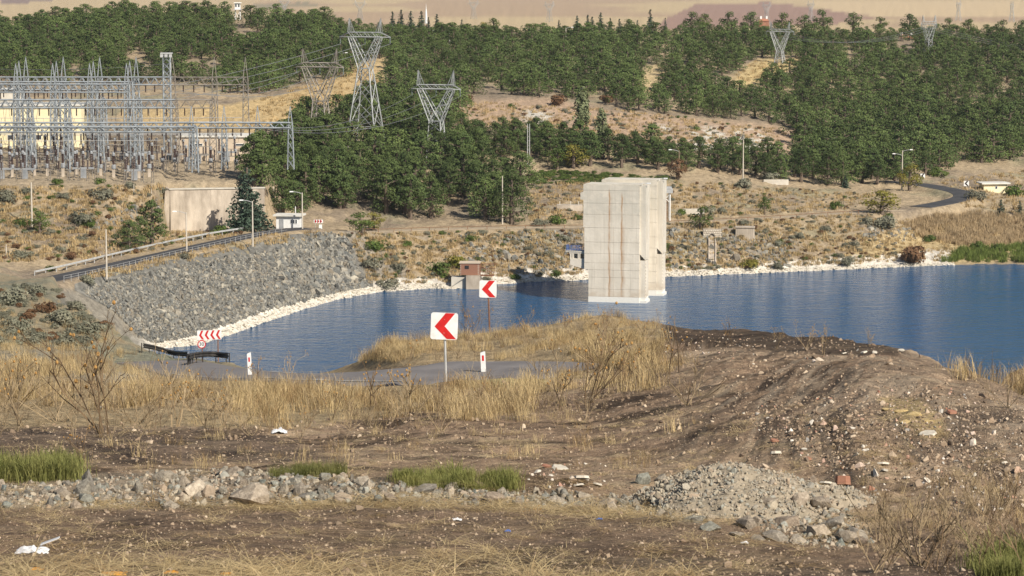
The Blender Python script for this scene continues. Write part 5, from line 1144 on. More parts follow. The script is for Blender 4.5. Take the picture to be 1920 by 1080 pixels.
for k, (px, yb, hp, kd) in enumerate(sky_b):
    nm = {'leaf':'bright green', 'yellow':'yellow-green', 'pine2':'dark'}[kd]; side = 'left' if px < 460 else 'central' if px < 1000 else 'right-hand'
    T('broadleaf_tree', broads[kd][k % 2], px, yb+9, 893 if px < 1000 else 925 if px < 1450 else 948, hp+9, f'{nm} rounded tree on the {side} skyline', 'tree', 1.15, group=f'{nm} rounded trees on the {side} skyline')
Tg('broadleaf_tree', broads['yellow'][0], 1076, 316, 48, 'yellow-orange tree left of the poplars above the intake tower', 'tree', 1.49)
Tg('broadleaf_tree', broads['leaf'][0], 1046, 318, 42, 'small dark green tree left of the yellow-orange one', 'tree', 1.22)
Tg('broadleaf_tree', broads['rust'][0], 1270, 336, 40, 'rusty brown round tree at the dark lamp pole', 'tree', 1.42)
Tg('broadleaf_tree', broads['yellow'][1], 1706, 358, 52, 'yellowing tree beside the tall pole with two lamps', 'tree', 1.22)
Tg('broadleaf_tree', broads['leaf'][1], 1314, 430, 46, 'round green tree above the stone outlet', 'tree', 1.28)
Tg('broadleaf_tree', broads['leaf'][0], 1434, 402, 36, 'small upright green tree on the right slope', 'tree', 0.94)
Tg('broadleaf_tree', broads['yellow'][0], 1655, 402, 48, 'wide yellow-green tree clump by the end of the shore track', 'tree', 2.0)
Tg('broadleaf_tree', broads['leaf'][1], 676, 436, 40, 'bright green bushy tree at the top of the rockfill', 'tree', 1.76)
Tg('broadleaf_tree', broads['yellow'][1], 700, 432, 36, 'yellow-tinged bushy tree right of the rockfill top', 'tree', 1.62)
Tg('broadleaf_tree', broads['leaf'][0], 75, 438, 46, 'small green tree with a dark trunk on the left slope', 'tree', 1.08)
Tg('fir_tree', firs[1], 1876, 406, 34, 'dark conifer by the right edge, left of two', 'fir tree', 1.3); Tg('fir_tree', firs[2], 1912, 406, 32, 'dark conifer by the right edge, right of two', 'fir tree', 1.3)
Tg('fir_tree', firs[0], 1585, 352, 32, 'small bluish fir left of the tall pole with two lamps', 'fir tree', 1.3)

# ================================================================== SHRUBS
SHR = {k: [make_shrub(400+i*7+j, M[k], 10, 80, .085) for j in range(3)] for i, k in enumerate(('sage', 'leaf', 'rust', 'yellow'))}
shr = [(14,380,46,'sage','at the left edge just below the switchyard'),(50,364,26,'sage','second from the left edge below the switchyard'),(192,371,44,'sage','large, below the middle of the switchyard'),(122,374,26,'sage','halfway between the left edge and the big one below the switchyard'),
 (150,420,52,'sage','largest on the left slope, right of the pale pole'),(165,424,36,'leaf','low, touching the largest grey one on the left slope'),(42,424,34,'leaf','left of the pale pole on the left slope'),(157,452,20,'sage','small, left of the street lamp pole on the slope'),
 (133,486,30,'rust','in the middle of the left slope, widest'),(175,478,20,'rust','right of the widest brown one on the left slope'),(92,488,16,'rust','small, left of the widest brown one on the left slope'),(42,484,36,'sage','by the short crossbar pole'),
 (305,364,28,'sage','at the top left corner of the retaining wall'),(243,352,26,'sage','under the switchyard between two stakes'),(106,346,28,'leaf','in front of the switchyard at its second gantry column'),(185,344,24,'leaf','in front of the switchyard at its third gantry column'),
 (112,472,24,'sage','above the widest brown one on the left slope'),(96,508,26,'leaf','beside the left end of the long guardrail'),(165,533,36,'sage','at the left top corner of the rockfill'),(346,484,26,'sage','on the rockfill edge under the second street lamp'),
 (22,380,22,'rust','brown, at the left edge below the switchyard'),(215,448,22,'sage','left of the two big dark pines'),(415,440,40,'leaf','low, at the foot of the retaining wall')]
shr2 = [(20,572,70,'sage','big, at the left edge above the near road'),(70,556,50,'sage','second from left above the near road'),(30,622,56,'sage','low at the left edge, nearest'),(118,612,66,'sage','big, left of the rockfill foot'),(165,628,56,'sage','tangled, touching the rockfill foot'),(90,588,46,'rust','brown, among the grey ones left of the rockfill'),(145,582,44,'sage','at the lower left edge of the rockfill')]
shr3 = [(705,468,46,'leaf','below the bushy trees right of the rockfill'),(765,463,28,'leaf','above the bare bank left of the pump house'),(727,538,42,'sage','at the waterline right of the rockfill'),(822,512,48,'leaf','dark, left of the pump house'),(852,502,46,'yellow','yellow-green, behind the pump house'),(695,502,40,'sage','on the lower right edge of the rockfill'),
 (880,452,26,'leaf','above the pump house by the track'),(745,505,30,'sage','on the dry slope left of the pump house'),(965,522,24,'leaf','at the waterline right of the pump house'),(1042,518,22,'leaf','at the waterline left of the intake tower'),(1030,480,24,'sage','on the rocky bank left of the blue railing'),(1012,424,30,'sage','above the track left of the intake tower'),(1045,420,36,'leaf','above the track close to the intake tower'),
 (1082,412,22,'leaf','under the concrete abutment at the intake tower'),(1058,452,26,'sage','above the blue railing'),(1249,468,28,'leaf','dark, hugging the right side of the intake tower'),(1280,402,22,'leaf','behind the low wall right of the hoist frame'),(1330,398,24,'sage','between the low wall and the round green tree'),(1355,400,24,'sage','right of the round green tree, upper'),(1395,422,26,'sage','above the concrete box'),
 (1407,503,38,'yellow','yellow-green, at the waterline below the concrete box'),(1392,352,40,'sage','at the foot of the tall pale pole'),(1440,338,38,'sage','large, below the pines right of the tall pale pole'),(1567,390,28,'leaf','bright, on the dry slope above the track'),(1660,428,56,'sage','large, below the yellow-green clump by the track end'),(1625,420,30,'sage','left of the large grey one below the yellow-green clump'),
 (1712,494,66,'rust','wide brown, at the waterline on the right'),(1588,498,34,'sage','at the waterline left of the wide brown one'),(1602,462,22,'sage','lone, on the dry slope above the waterline'),(1548,432,22,'sage','on the dry slope, middle right'),(1500,448,24,'sage','on the dry slope right of the concrete box'),(1460,462,26,'sage','under the concrete box to its right'),(1745,452,32,'leaf','on the pale grass above the reeds'),(1665,408,22,'leaf','tucked beneath the yellow-green clump'),
 (1835,468,34,'leaf','amid the reeds'),(1872,470,28,'leaf','upright, at the right of the reeds'),(1460,505,26,'sage','at the waterline, middle right'),(1755,330,44,'leaf','at the bend of the right-hand road'),(1830,372,40,'sage','in front of the yellow hut'),(1905,368,46,'leaf','right of the yellow hut'),(1140,192,34,'rust','on the bare bank under the forest'),(1046,196,40,'rust','dark, on the bare bank under the forest, left'),(878,190,26,'rust','dark, on the bare bank nearest the pylons'),(1305,245,18,'leaf','on the white chalk slope')]
cn = {'sage':'grey-green shrub', 'leaf':'green shrub', 'rust':'brown dry shrub', 'yellow':'yellowing shrub'}
rng = np.random.default_rng(8)
for lst, d0, d1 in ((shr, 430, 560), (shr2, 130, 420), (shr3, 490, 800)):
    wk = 1.35 if lst is shr2 else 1.32
    for k, (px, yb, wpx, kd, wh) in enumerate(lst):
        p = g1(px, yb, d0, d1)
        if np.isnan(p[0]): continue
        s_ = wpx*.5*mpp(p[1])*wk; o = ob('shrub', SHR[kd][k % 3], None, p-(0,0,.1*s_), rng.uniform(0,6.28), (s_, s_, s_*rng.uniform(.85,1.1))); tag(o, cn[kd]+' '+wh, 'shrub')
# low scrub and tussocks too many to count
far_slopes = [[(-200,352),(300,350),(310,430),(480,440),(200,485),(-200,500)], [(650,440),(1090,432),(1090,515),(850,530),(700,535)], [(1250,420),(1640,402),(1700,480),(1500,500),(1250,510)], [(990,330),(1250,340),(1250,410),(990,415)], [(1260,340),(1640,365),(1600,392),(1260,412)], [(850,190),(1150,205),(1480,245),(1440,285),(1250,285),(1000,240),(850,235)]]
P, qx, qy, rng = sample(far_slopes, 1700, 501, 150, 800, [[(310,340),(500,340),(500,435),(310,435)]]); s_ = rng.uniform(.3, .9, len(P))*np.where(rng.uniform(size=len(P)) < .12, 1.5, 1)
scatter('low_scrub', P, np.stack([0*s_,0*s_,rng.uniform(0,6.28,len(P))], 1), np.stack([s_,s_,s_*rng.uniform(.6,1,len(P))], 1), SHR['sage']+SHR['rust'][:1]+SHR['leaf'][:1], rng.integers(0, 5, len(P)), 'low grey and brown scrub dotted over the dry slopes', 'scrub')
P, qx, qy, rng = sample([[(860,440),(1090,434),(1090,500),(980,515),(860,500)], [(1250,430),(1480,440),(1480,500),(1250,505)], [(1600,430),(1730,420),(1720,450),(1650,465)], [(170,425),(250,385),(300,372),(300,395),(240,420),(180,432)], [(1250,270),(1400,250),(1400,285)]], 1500, 502, 430, 720); s_ = rng.uniform(.15, .7, len(P))*np.where(rng.uniform(size=len(P)) < .08, 1.9, 1)
scatter('bank_rocks', P, rng.uniform(-3,3,(len(P),3)), s_[:, None]*rng.uniform(.7,1.3,(len(P),3)), rip, rng.integers(0, 8, len(P)), 'loose grey rocks scattered over the shore banks', 'rocks')
def tuft(seed, n, h, spread, w, m, lean=.35, seg=2, name='tuft'):
    rng = np.random.default_rng(seed); V = []; F = []
    for i in range(n):
        a = rng.uniform(0, 6.28); b0 = np.array((rng.normal(0, spread*.4), rng.normal(0, spread*.4), -.02)); d = np.array((math.cos(a), math.sin(a), 0)); L = h*rng.uniform(.5, 1.15); ln = rng.uniform(.1, 1)*lean
        sd_ = np.array((-d[1], d[0], 0))*w*rng.uniform(.6,1.3); k0 = len(V); mid_ = b0+d*ln*L*.35+np.array((0,0,L*.6)); tip = b0+d*ln*L*1.2+np.array((0,0,L*(1-.25*ln)))
        V += [b0-sd_, b0+sd_, mid_+sd_*.8, mid_-sd_*.8, tip]; F += [(k0,k0+1,k0+2,k0+3),(k0+3,k0+2,k0+4)]
    me = MB().raw(V, F).mesh(name, m); return me
ftuft = [tuft(600+k, 26, .55, .7, .035, M['strawfar'], .7) for k in range(4)]
P, qx, qy, rng = sample(far_slopes+[[(460,195),(700,120),(715,160),(470,245)], [(1500,420),(1780,405),(1920,440),(1760,490),(1500,500)], [(1760,340),(1920,320),(1920,400),(1820,400)], [(540,445),(660,440),(690,535),(850,530),(850,440)], [(1370,150),(1420,112),(1510,112),(1400,155)], [(110,515),(480,440),(620,436),(620,445),(480,462),(180,525)]], 6500, 503, 140, 850, [[(310,340),(500,340),(500,435),(310,435)]])
s_ = rng.uniform(.7, 1.5, len(P))
scatter('dry_hill_grass', P, np.stack([0*s_,0*s_,rng.uniform(0,6.28,len(P))], 1), np.stack([s_]*3, 1), ftuft, rng.integers(0, 4, len(P)), 'dry straw-coloured grass on the far slopes', 'grass')
rt = [tuft(620+k, 40, 1.5, .8, .04, M['reed'], .25) for k in range(3)]; P, qx, qy, rng = sample([[(1760,492),(1800,470),(1920,462),(2150,460),(2150,493)]], 650, 504, 540, 640); s_ = rng.uniform(.5, 1.1, len(P))
scatter('green_reeds', P, np.stack([0*s_,0*s_,rng.uniform(0,6.28,len(P))], 1), np.stack([s_]*3, 1), rt, rng.integers(0,3,len(P)), 'bright green reeds at the waterline on the right', 'reeds')
rt2 = [tuft(630+k, 40, 1.7, .9, .04, M['reeddry'], .3) for k in range(3)]; P, qx, qy, rng = sample([[(1690,420),(1760,405),(1920,405),(2150,405),(2150,465),(1920,462),(1810,462),(1740,450)]], 1500, 505, 540, 660); s_ = rng.uniform(.5, 1.0, len(P))
scatter('dry_reeds', P, np.stack([0*s_,0*s_,rng.uniform(0,6.28,len(P))], 1), np.stack([s_]*3, 1), rt2, rng.integers(0,3,len(P)), 'dry brown reed field above the green reeds', 'reeds')
P, qx, qy, rng = sample([[(985,325),(1090,322),(1250,335),(1240,350),(1090,345),(990,345)]], 260, 506, 560, 700); s_ = rng.uniform(.6, 1.3, len(P))
scatter('green_thicket', P, np.stack([0*s_,0*s_,rng.uniform(0,6.28,len(P))], 1), np.stack([s_,s_,s_*.7], 1), SHR['leaf'], rng.integers(0,3,len(P)), 'low green thicket behind the intake tower', 'thicket')

# ================================================================== FOREGROUND
rng = np.random.default_rng(900)
def rot3(n, rng, tilt=.15): return np.stack([rng.normal(0, tilt, n), rng.normal(0, tilt, n), rng.uniform(0, 6.28, n)], 1)
# --- standing dry grass
M['strawdark'] = mat('brown_straw', (.22,.145,.07), (.42,.30,.15), 1.1, .85, rnd=.25, spec=.2, trans=.2)
ntuft = [tuft(700+k, 34, .62, .42, .0050, M['straw' if k < 4 else 'strawdark'], (.5,.8,1.1,.7,.9,.6)[k]) for k in range(6)]
P1, qx, qy, rng = sample([[(-260,655),(60,650),(300,705),(480,722),(640,735),(800,745),(860,770),(760,792),(560,806),(300,815),(-260,820)]], 3600, 901, 45, 160)
P2, _, _, _ = sample([[(560,684),(700,650),(930,612),(1100,588),(1240,598),(1250,640),(1200,690),(1080,730),(960,745),(1000,690),(900,674)]], 2300, 902, 60, 160)
P3, _, _, _ = sample([[(300,672),(420,690),(560,684),(640,670),(620,690),(470,700),(300,705)], [(1780,690),(1880,720),(1960,680),(1960,790),(1860,760)], [(840,720),(1000,735),(1000,790),(840,790)], [(1100,640),(1240,640),(1280,680),(1240,730),(1100,740)], [(-260,545),(100,540),(215,600),(250,640),(150,660),(-260,650)]], 1900, 903, 60, 420)
P6, _, _, _ = sample([[(430,690),(480,669),(600,664),(700,642),(800,632),(760,668),(620,684)]], 900, 917, 95, 170); P2 = np.concatenate([P2, P6])
P4, _, _, _ = sample([[(-260,800),(1000,760),(1250,700),(1350,760),(1200,880),(-260,880)], [(1600,900),(1960,900),(1960,1000),(1700,1000)]], 230, 904, 38, 140)
P5, _, _, _ = sample([[(-260,600),(0,612),(120,640),(250,662),(335,690),(300,712),(-260,705)]], 1500, 916, 60, 240); P3 = np.concatenate([P3, P5])
P = np.concatenate([P1, P2, P3, P4]); s_ = rng.uniform(.35, 1.3, len(P)); s_[len(P1):len(P1)+len(P2)] *= .72; s_[len(P1)+len(P2)+len(P3):] *= .55
_a, _b = proj(P[:, 0], P[:, 1], P[:, 2]); thr = np.where(np.arange(len(P)) < len(P1), -.16+.85*ss(750, 822, _b)+.28*(_a < 430), -.02)
dens = fbm(P[:, 0]/1.3, P[:, 1]/2.2, 905, 3)+.25*(rng.uniform(size=len(P))-.5) > thr
P, s_ = P[dens], s_[dens]
scatter('dry_grass', P, rot3(len(P), rng), np.stack([s_, s_, s_*rng.uniform(.7,1.2,len(P))], 1), ntuft, rng.integers(0, 6, len(P)), 'tall dry straw-yellow grass along the near road', 'grass')
# --- flattened straw on the ground
ltuft = [tuft(720+k, 34, .5, .4, .005, M['straw' if k else 'strawdark'], 3.2) for k in range(4)]
for me in ltuft:
    for v in me.vertices: v.co.z = abs(v.co.z)*.16
P1, _, _, rng = sample([[(-200,1042),(250,1046),(700,1058),(1000,1066),(1300,1074),(1300,1110),(-200,1110)], [(770,1045),(850,1034),(950,1040),(990,1056),(860,1066)]], 190, 906, 25, 60)
P2, _, _, _ = sample([[(180,940),(420,940),(760,938),(1000,945),(1200,950),(1340,985),(1160,970),(760,955),(180,958)]], 120, 907, 30, 60)
P3, _, _, _ = sample([[(-200,810),(900,770),(1600,760),(1900,850),(1500,1075),(-200,1020)]], 520, 908, 25, 90)
P = np.concatenate([P1, P2, P3]); s_ = rng.uniform(.4, 1.1, len(P)); s_[len(P1)+len(P2):] *= .7
scatter('flattened_straw', P+np.array((0,0,.01)), rot3(len(P), rng, .05), np.stack([s_]*3, 1), ltuft, rng.integers(0, 4, len(P)), 'flattened yellow straw lying on the scorched soil', 'straw')
# --- pebbles and crumbs of soil
peb = [rock_mesh(740+k, M['pebble']) for k in range(6)]
P1, qx, qy, rng = sample([[(-200,800),(700,790),(1000,700),(1250,620),(1640,640),(1850,715),(1990,780),(1990,1090),(-200,1090)]], 21000, 909, 25, 140)
s_ = np.exp(rng.normal(-4.2, .55, len(P1)))*np.clip(P1[:, 1]/50, .8, 1.7)
P2, _, _, _ = sample([[(1350,760),(1700,720),(1850,720),(1990,800),(1990,960),(1750,930),(1500,850)]], 3600, 910, 35, 120); s2 = np.exp(rng.normal(-4.0, .55, len(P2)))
P = np.concatenate([P1, P2]); s_ = np.concatenate([s_, s2])
scatter('pebbles', P, rng.uniform(-3,3,(len(P),3)), s_[:, None]*rng.uniform(.7,1.5,(len(P),3)), peb, rng.integers(0, 6, len(P)), 'small pebbles and clods strewn over the bare soil', 'pebbles')
clod = [rock_mesh(750+k, mat('soil_clod_%d' % k, (.14+.05*k,.098+.036*k,.066+.024*k), (.26+.05*k,.185+.038*k,.125+.026*k), 9, .95, bump=.01, bscale=30), 2, 'clod') for k in range(3)]
P, _, _, rng = sample([[(-200,800),(700,785),(1000,700),(1250,620),(1640,640),(1850,715),(1990,780),(1990,1090),(-200,1090)]], 8000, 921, 25, 140); s_ = np.exp(rng.normal(-3.5, .5, len(P)))*np.clip(P[:, 1]/55, .7, 1.5); kd = fbm(P[:, 0]/1.1, P[:, 1]/1.6, 922, 3)+.3*(rng.uniform(size=len(P))-.5) > -.02; P, s_ = P[kd], s_[kd]
scatter('soil_clods', P-np.array((0,0,.01)), rot3(len(P), rng, .4), s_[:, None]*rng.uniform(.7,1.4,(len(P),3))*(1.3,1,.7), clod, rng.integers(0, 3, len(P)), 'crumbly brown clods over the churned soil', 'clods')
deb = [rock_mesh(760+k, M['debris'], 1, 'rubble') for k in range(4)]
P, _, _, rng = sample([[(1380,770),(1560,740),(1760,720),(1900,780),(1990,850),(1990,960),(1800,960),(1650,930),(1480,860)], [(980,870),(1140,870),(1140,920),(980,920)], [(1000,610),(1250,620),(1650,650),(1500,690),(1010,660)]], 620, 911, 35, 140); s_ = np.exp(rng.normal(-3.45, .45, len(P)))
scatter('debris_crumbs', P, rng.uniform(-3,3,(len(P),3)), s_[:, None]*rng.uniform(.5,1.6,(len(P),3)), deb, rng.integers(0, 4, len(P)), 'white and brick-red building debris crumbs on the right-hand bank', 'debris')
# --- rubble ridge across the foreground
M['gravelm'] = mat('heap_gravel', (.8,.8,.8), (1.2,1.2,1.2), 6, .92, rndcols=[(.38,.32,.235),(.29,.265,.21),(.45,.38,.28),(.25,.225,.185),(.31,.31,.265),(.40,.31,.22),(.21,.20,.175)])
rub = [rock_mesh(780+k, M['rubble'], 2) for k in range(9)]
rp = [(-200,905),(120,905),(290,885),(400,880),(560,885),(760,912),(960,918),(1220,935),(1330,965),(1330,985),(1150,958),(960,948),(700,945),(400,948),(120,952),(-200,950)]
P, qx, qy, rng = sample([rp, [(1380,940),(1500,900),(1570,930),(1650,1020),(1560,1030),(1440,1015)]], 4200, 912, 35, 60); s_ = np.exp(rng.normal(-3.45, .55, len(P)))
scatter('ridge_gravel', P, rng.uniform(-3,3,(len(P),3)), s_[:, None]*rng.uniform(.7,1.3,(len(P),3)), rub[:4]+[rock_mesh(830+k, M['gravelm'], 2) for k in range(5)], rng.integers(0, 9, len(P)), 'small grey-green gravel of the low rubble ridge', 'gravel')
P, qx, qy, rng = sample([rp], 150, 913, 35, 60); rk = np.argsort(np.argsort(qx))
rcount = {}
def third(x): return 'left end' if x < 250 else 'left half' if x < 620 else 'middle' if x < 980 else 'right end'
for k in np.argsort(qx):
    if qx[k] < 0: continue
    s1 = float(np.exp(rng.normal(-2.35, .38))); o = ob('rock', rub[k % 9], None, P[k]+(0,0,s1*.05), 0, s1*rng.uniform(.75,1.25,3)); o.rotation_euler = rng.uniform(-3,3,3)
    sz_ = "fist-sized" if s1 < .09 else "head-sized"; kk_ = (sz_, third(qx[k])); rcount[kk_] = rcount.get(kk_, -1)+1
    tag(o, f'{ordinal(rcount[kk_])} {sz_} grey rock from the left in the {third(qx[k])} of the rubble ridge', 'rock', f'{sz_} rocks in the {third(qx[k])} of the rubble ridge')
for px, yb, w, h, kk, lab in [(365,932,52,62,0,'tall pinkish-grey boulder leaning in the rubble ridge, left of centre'),(305,905,46,34,1,'pale green rock left of the leaning boulder in the ridge'),(345,915,30,34,2,'dark green wedge-shaped rock against the leaning boulder'),(320,958,44,28,3,'dark brown rock lying below the leaning boulder'),(470,945,100,60,4,'broad conglomerate block right of the leaning boulder'),
        (575,938,36,22,5,'blue-grey rock right of the broad conglomerate block'),(610,940,30,20,6,'dark slab next to the blue-grey rock'),(555,912,44,28,7,'pinkish rock above the blue-grey rock'),(708,948,24,30,8,'upright blue-grey stone in the middle of the ridge'),(735,945,40,32,0,'round pinkish stone beside the upright blue-grey one'),(930,945,54,34,1,'pale cream boulder at the right of the ridge'),(1042,948,42,26,2,'lone grey boulder right of the pale cream one'),(680,912,50,26,3,'flat grey rock behind the ridge centre'),(795,925,60,22,4,'long teal-grey slab below the right green tuft'),
        (120,935,40,30,5,'grey rock at the left of the ridge below the grass clump'),(160,945,46,34,6,'mottled rock second from the left of the ridge')]:
    p = g1(px, yb-4, 30, 60); q = mpp(p[1]); o = ob('boulder', rub[kk], None, p+(0,0,h*.14*q), px*.7, (w*.55*q, w*.45*q, h*.78*q)); o.rotation_euler = (.2*math.sin(px), .25*math.cos(px*1.7), px*.7); tag(o, lab, 'rock')
# --- gravel heap
grv = [rock_mesh(820+k, M['gravelm'], 1 if k < 3 else 2) for k in range(5)]
hc_ = g1(1405, 968, 30, 60); t = thing('gravel_heap', hc_, 'grey-green gravel heap at the lower right of centre', 'heap')
V = []; F = []; NA, NR = 64, 22; hr = np.random.default_rng(4)
for r_ in range(NR+1):
    for a in range(NA):
        an = 2*math.pi*a/NA; f = r_/NR; x = 1.85*f*math.cos(an)*(1+.18*math.sin(3*an+1))-.45*(1-f); y = 1.9*f*math.sin(an)+1.3
        gz = float(hgt(hc_[0]+x, hc_[1]+y))-hc_[2]; hh_ = .66*(1-f)**.9+.10*float(fbm(np.array(x/.35), np.array(y/.35), 7, 3))*(1 if f < .97 else 0)-.05*(f > .9)
        V.append((x, y, gz+hh_))
for r_ in range(NR):
    for a in range(NA): b = (a+1) % NA; F.append((r_*NA+a, (r_+1)*NA+a, (r_+1)*NA+b, r_*NA+b))
hm = MB().raw(V, F).mesh('mound', mat('gravel_heap_soil', (.23,.195,.142), (.36,.30,.22), 6, .95, bump=.03, bscale=18)); ob('mound', hm, t)
va = np.array(V); n = 7500; k = ((hr.uniform(0, 1, n)**.5*(NR-1)).astype(int)+1)*NA+hr.integers(0, NA, n); P = va[k]+hr.normal(0, .05, (n,3))*(1,1,.15); s_ = np.exp(hr.normal(-4.0, .55, n))
scatter('gravel', P, hr.uniform(-3,3,(n,3)), s_[:, None]*hr.uniform(.7,1.3,(n,3)), grv, hr.integers(0,5,n), None, None, t)
for i, (px, yb, w, h) in enumerate([(1365,955,34,46),(1402,958,44,36),(1400,985,40,34),(1330,990,36,24),(1440,965,50,44),(1475,985,46,40),(1500,960,40,52),(1530,1000,44,40),(1455,1008,40,26),(1560,985,38,36),(1590,1010,40,34),(1495,1015,36,24),(1420,1012,34,22),(1300,975,40,22),(1240,960,34,18),(1205,905,26,40),(1240,900,26,24),(1610,1022,30,24),(1380,1003,28,20),(1540,960,34,34)]):
    p = g1(px, min(yb, 1018), 30, 60); q = mpp(p[1]); lift = .10 if yb < 985 and px > 1350 else .0; o = ob('boulder', rub[i % 9], None, p+(0,-.1,h*.18*q+lift), px*.3, (w*.70*q, w*.6*q, h*.75*q)); o.rotation_euler = (.25*math.sin(px), .25*math.cos(px*1.7), px*.3)
    tag(o, 'grey boulder at the foot of the gravel heap, '+ordinal(i)+' of the jumble', 'rock', 'boulders at the gravel heap')
# --- named debris on the right-hand bank
for i, (px, yb, w, h, kd, lab) in enumerate([(1455,852,22,18,'w','white broken slab piece high on the debris bank'),(1508,845,12,9,'w','small white chip right of the white slab piece'),(1452,828,18,10,'r','brick-red fragment above the white slab piece'),(1515,862,14,10,'r','brick-red fragment below the small white chip'),(1548,908,24,14,'w','pale block above the debris slab'),(1560,920,22,12,'w','beige block under the pale block'),(1580,910,30,60,'r','long pinkish-red slab lying down the bank'),(1655,872,24,14,'w','grey concrete chunk on the bank right of the red slab'),(1660,884,14,8,'w','white chip below the grey concrete chunk'),
        (1700,898,14,8,'w','white plastic-like chip in the middle of the bank'),(1880,918,10,10,'w','white oval piece near the right edge'),(1830,918,12,6,'w','white rectangular chip left of the oval piece'),(1875,957,12,8,'w','lowest white piece near the right edge'),(1883,870,12,10,'w','cream lump near the right edge, upper'),(1620,662,14,9,'w','white stone on the burnt crest, left of two'),(1640,662,10,9,'w','white stone on the burnt crest, right of two'),(1582,664,12,8,'w','white stone left on the burnt crest'),(1690,658,12,8,'w','white stone where the crest bends down'),(1785,775,22,14,'r','terracotta fragment on the upper bank'),(1740,815,34,12,'w','long pale stone under the yellow earth'),
        (1050,880,34,16,'w','pale plaster slab among rubble in the middle'),(1090,898,30,18,'w','grey plaster slab right of the pale one'),(1025,876,20,10,'r','pinkish slab left of the pale plaster slab'),(1085,912,22,9,'w','yellowish stone below the grey plaster slab'),(1120,910,22,9,'w','flat beige stone right of the yellowish one')]):
    p = g1(px, yb, 30, 140); q = mpp(p[1]); m = MB(); w_, h_ = w*q*.5, h*q*.5
    pts = [(-1,-.7),(-.3,-1),(.8,-.85),(1,.1),(.6,.9),(-.5,1),(-1,.3)]; m.raw([(x*w_, y*w_*.8+.02*i % .03, 0) for x, y in pts]+[(x*w_*.9, y*w_*.72, max(h_*.55,.03)) for x, y in pts], [tuple(range(6,-1,-1)), tuple(range(7,14))]+[(j,(j+1) % 7,(j+1) % 7+7,j+7) for j in range(7)])
    o = ob('debris_fragment', m.mesh('debris_fragment', M['brick'] if kd == 'r' else M['lime']), None, p+(0,0,.01), px, 1.0); o.rotation_euler = (.25, .2*math.sin(px), px); tag(o, lab, 'debris')
# yellow clay boulders
for i, (px, yb, w, h) in enumerate([(1665,768,30,18),(1690,772,34,22),(1715,778,40,24),(1700,792,36,20),(1740,790,26,16)]):
    p = g1(px, yb, 40, 120); q = mpp(p[1]); o = ob('clay_lump', rub[i], None, p, px, (w*.5*q, w*.45*q, h*.45*q)); o.data = o.data.copy(); o.data.materials[0] = M.setdefault('clay', mat('yellow_clay', (.46,.33,.14), (.60,.46,.24), 5, .95, bump=.02, bscale=12)); tag(o, 'yellow clay lump on the bank, '+ordinal(i)+' from the left', 'clay lump', 'yellow clay lumps')
# --- green grass clumps behind the ridge
gt = [tuft(800+k, 70, .34, .26, .0045, M['greengrass'], .8) for k in range(3)]
for px0, px1, y0, y1, n, sc, lab in [(-40,128,875,915,150,1.05,'big green grass clump at the left edge of the ridge'),(512,640,884,898,75,.55,'low green grass clump behind the ridge centre'),(742,960,888,920,150,.68,'long green grass clump right of the ridge centre'),(1845,1915,1066,1090,60,1.0,'green plant clump in the lower right corner')]:
    x_ = np.random.default_rng(px1).uniform(px0, px1, n); f_ = (x_-px0)/(px1-px0); y_ = np.random.default_rng(px1+1).uniform(0, 1, n)*(y1-y0)*.7+y0+(f_*12 if px0 == 742 else 0)
    P = G(x_, y_, 25, 60); k_ = ~np.isnan(P[:, 0]); P = P[k_]; V = []; F = []; rg = np.random.default_rng(n)
    for p in P:
        me = gt[rg.integers(0,3)]; a = rg.uniform(0,6.28); s1 = sc*rg.uniform(.7,1.25)*(1.25 if px0 == 742 and rg.uniform() < .1 else 1); s1 *= float(.35+1.25*vn(p[0]*2.2, p[1]*1.4, 33)); co = np.array([v.co[:] for v in me.vertices])*s1; n0 = len(V)
        co = np.stack([co[:,0]*math.cos(a)-co[:,1]*math.sin(a), co[:,0]*math.sin(a)+co[:,1]*math.cos(a), co[:,2]], 1)+p; V += list(map(tuple, co-P[0])); F += [tuple(i+n0 for i in f.vertices) for f in me.polygons]
    o = ob('grass_clump', MB().raw(V, F).mesh('grass_clump', M['greengrass']), None, P[0]); tag(o, lab, 'grass')
P, _, _, rng = sample([[(-260,545),(60,535),(130,548),(200,590),(250,640),(130,655),(-260,640)]], 190, 915, 150, 430); s_ = rng.uniform(.45, 1.15, len(P))
scatter('abutment_scrub', P, np.stack([0*s_,0*s_,rng.uniform(0,6.28,len(P))], 1), np.stack([s_,s_,s_*.8], 1), SHR['sage']+SHR['rust'][:1], rng.integers(0, 4, len(P)), 'dense grey-green scrub on the slope left of the rockfill', 'scrub')
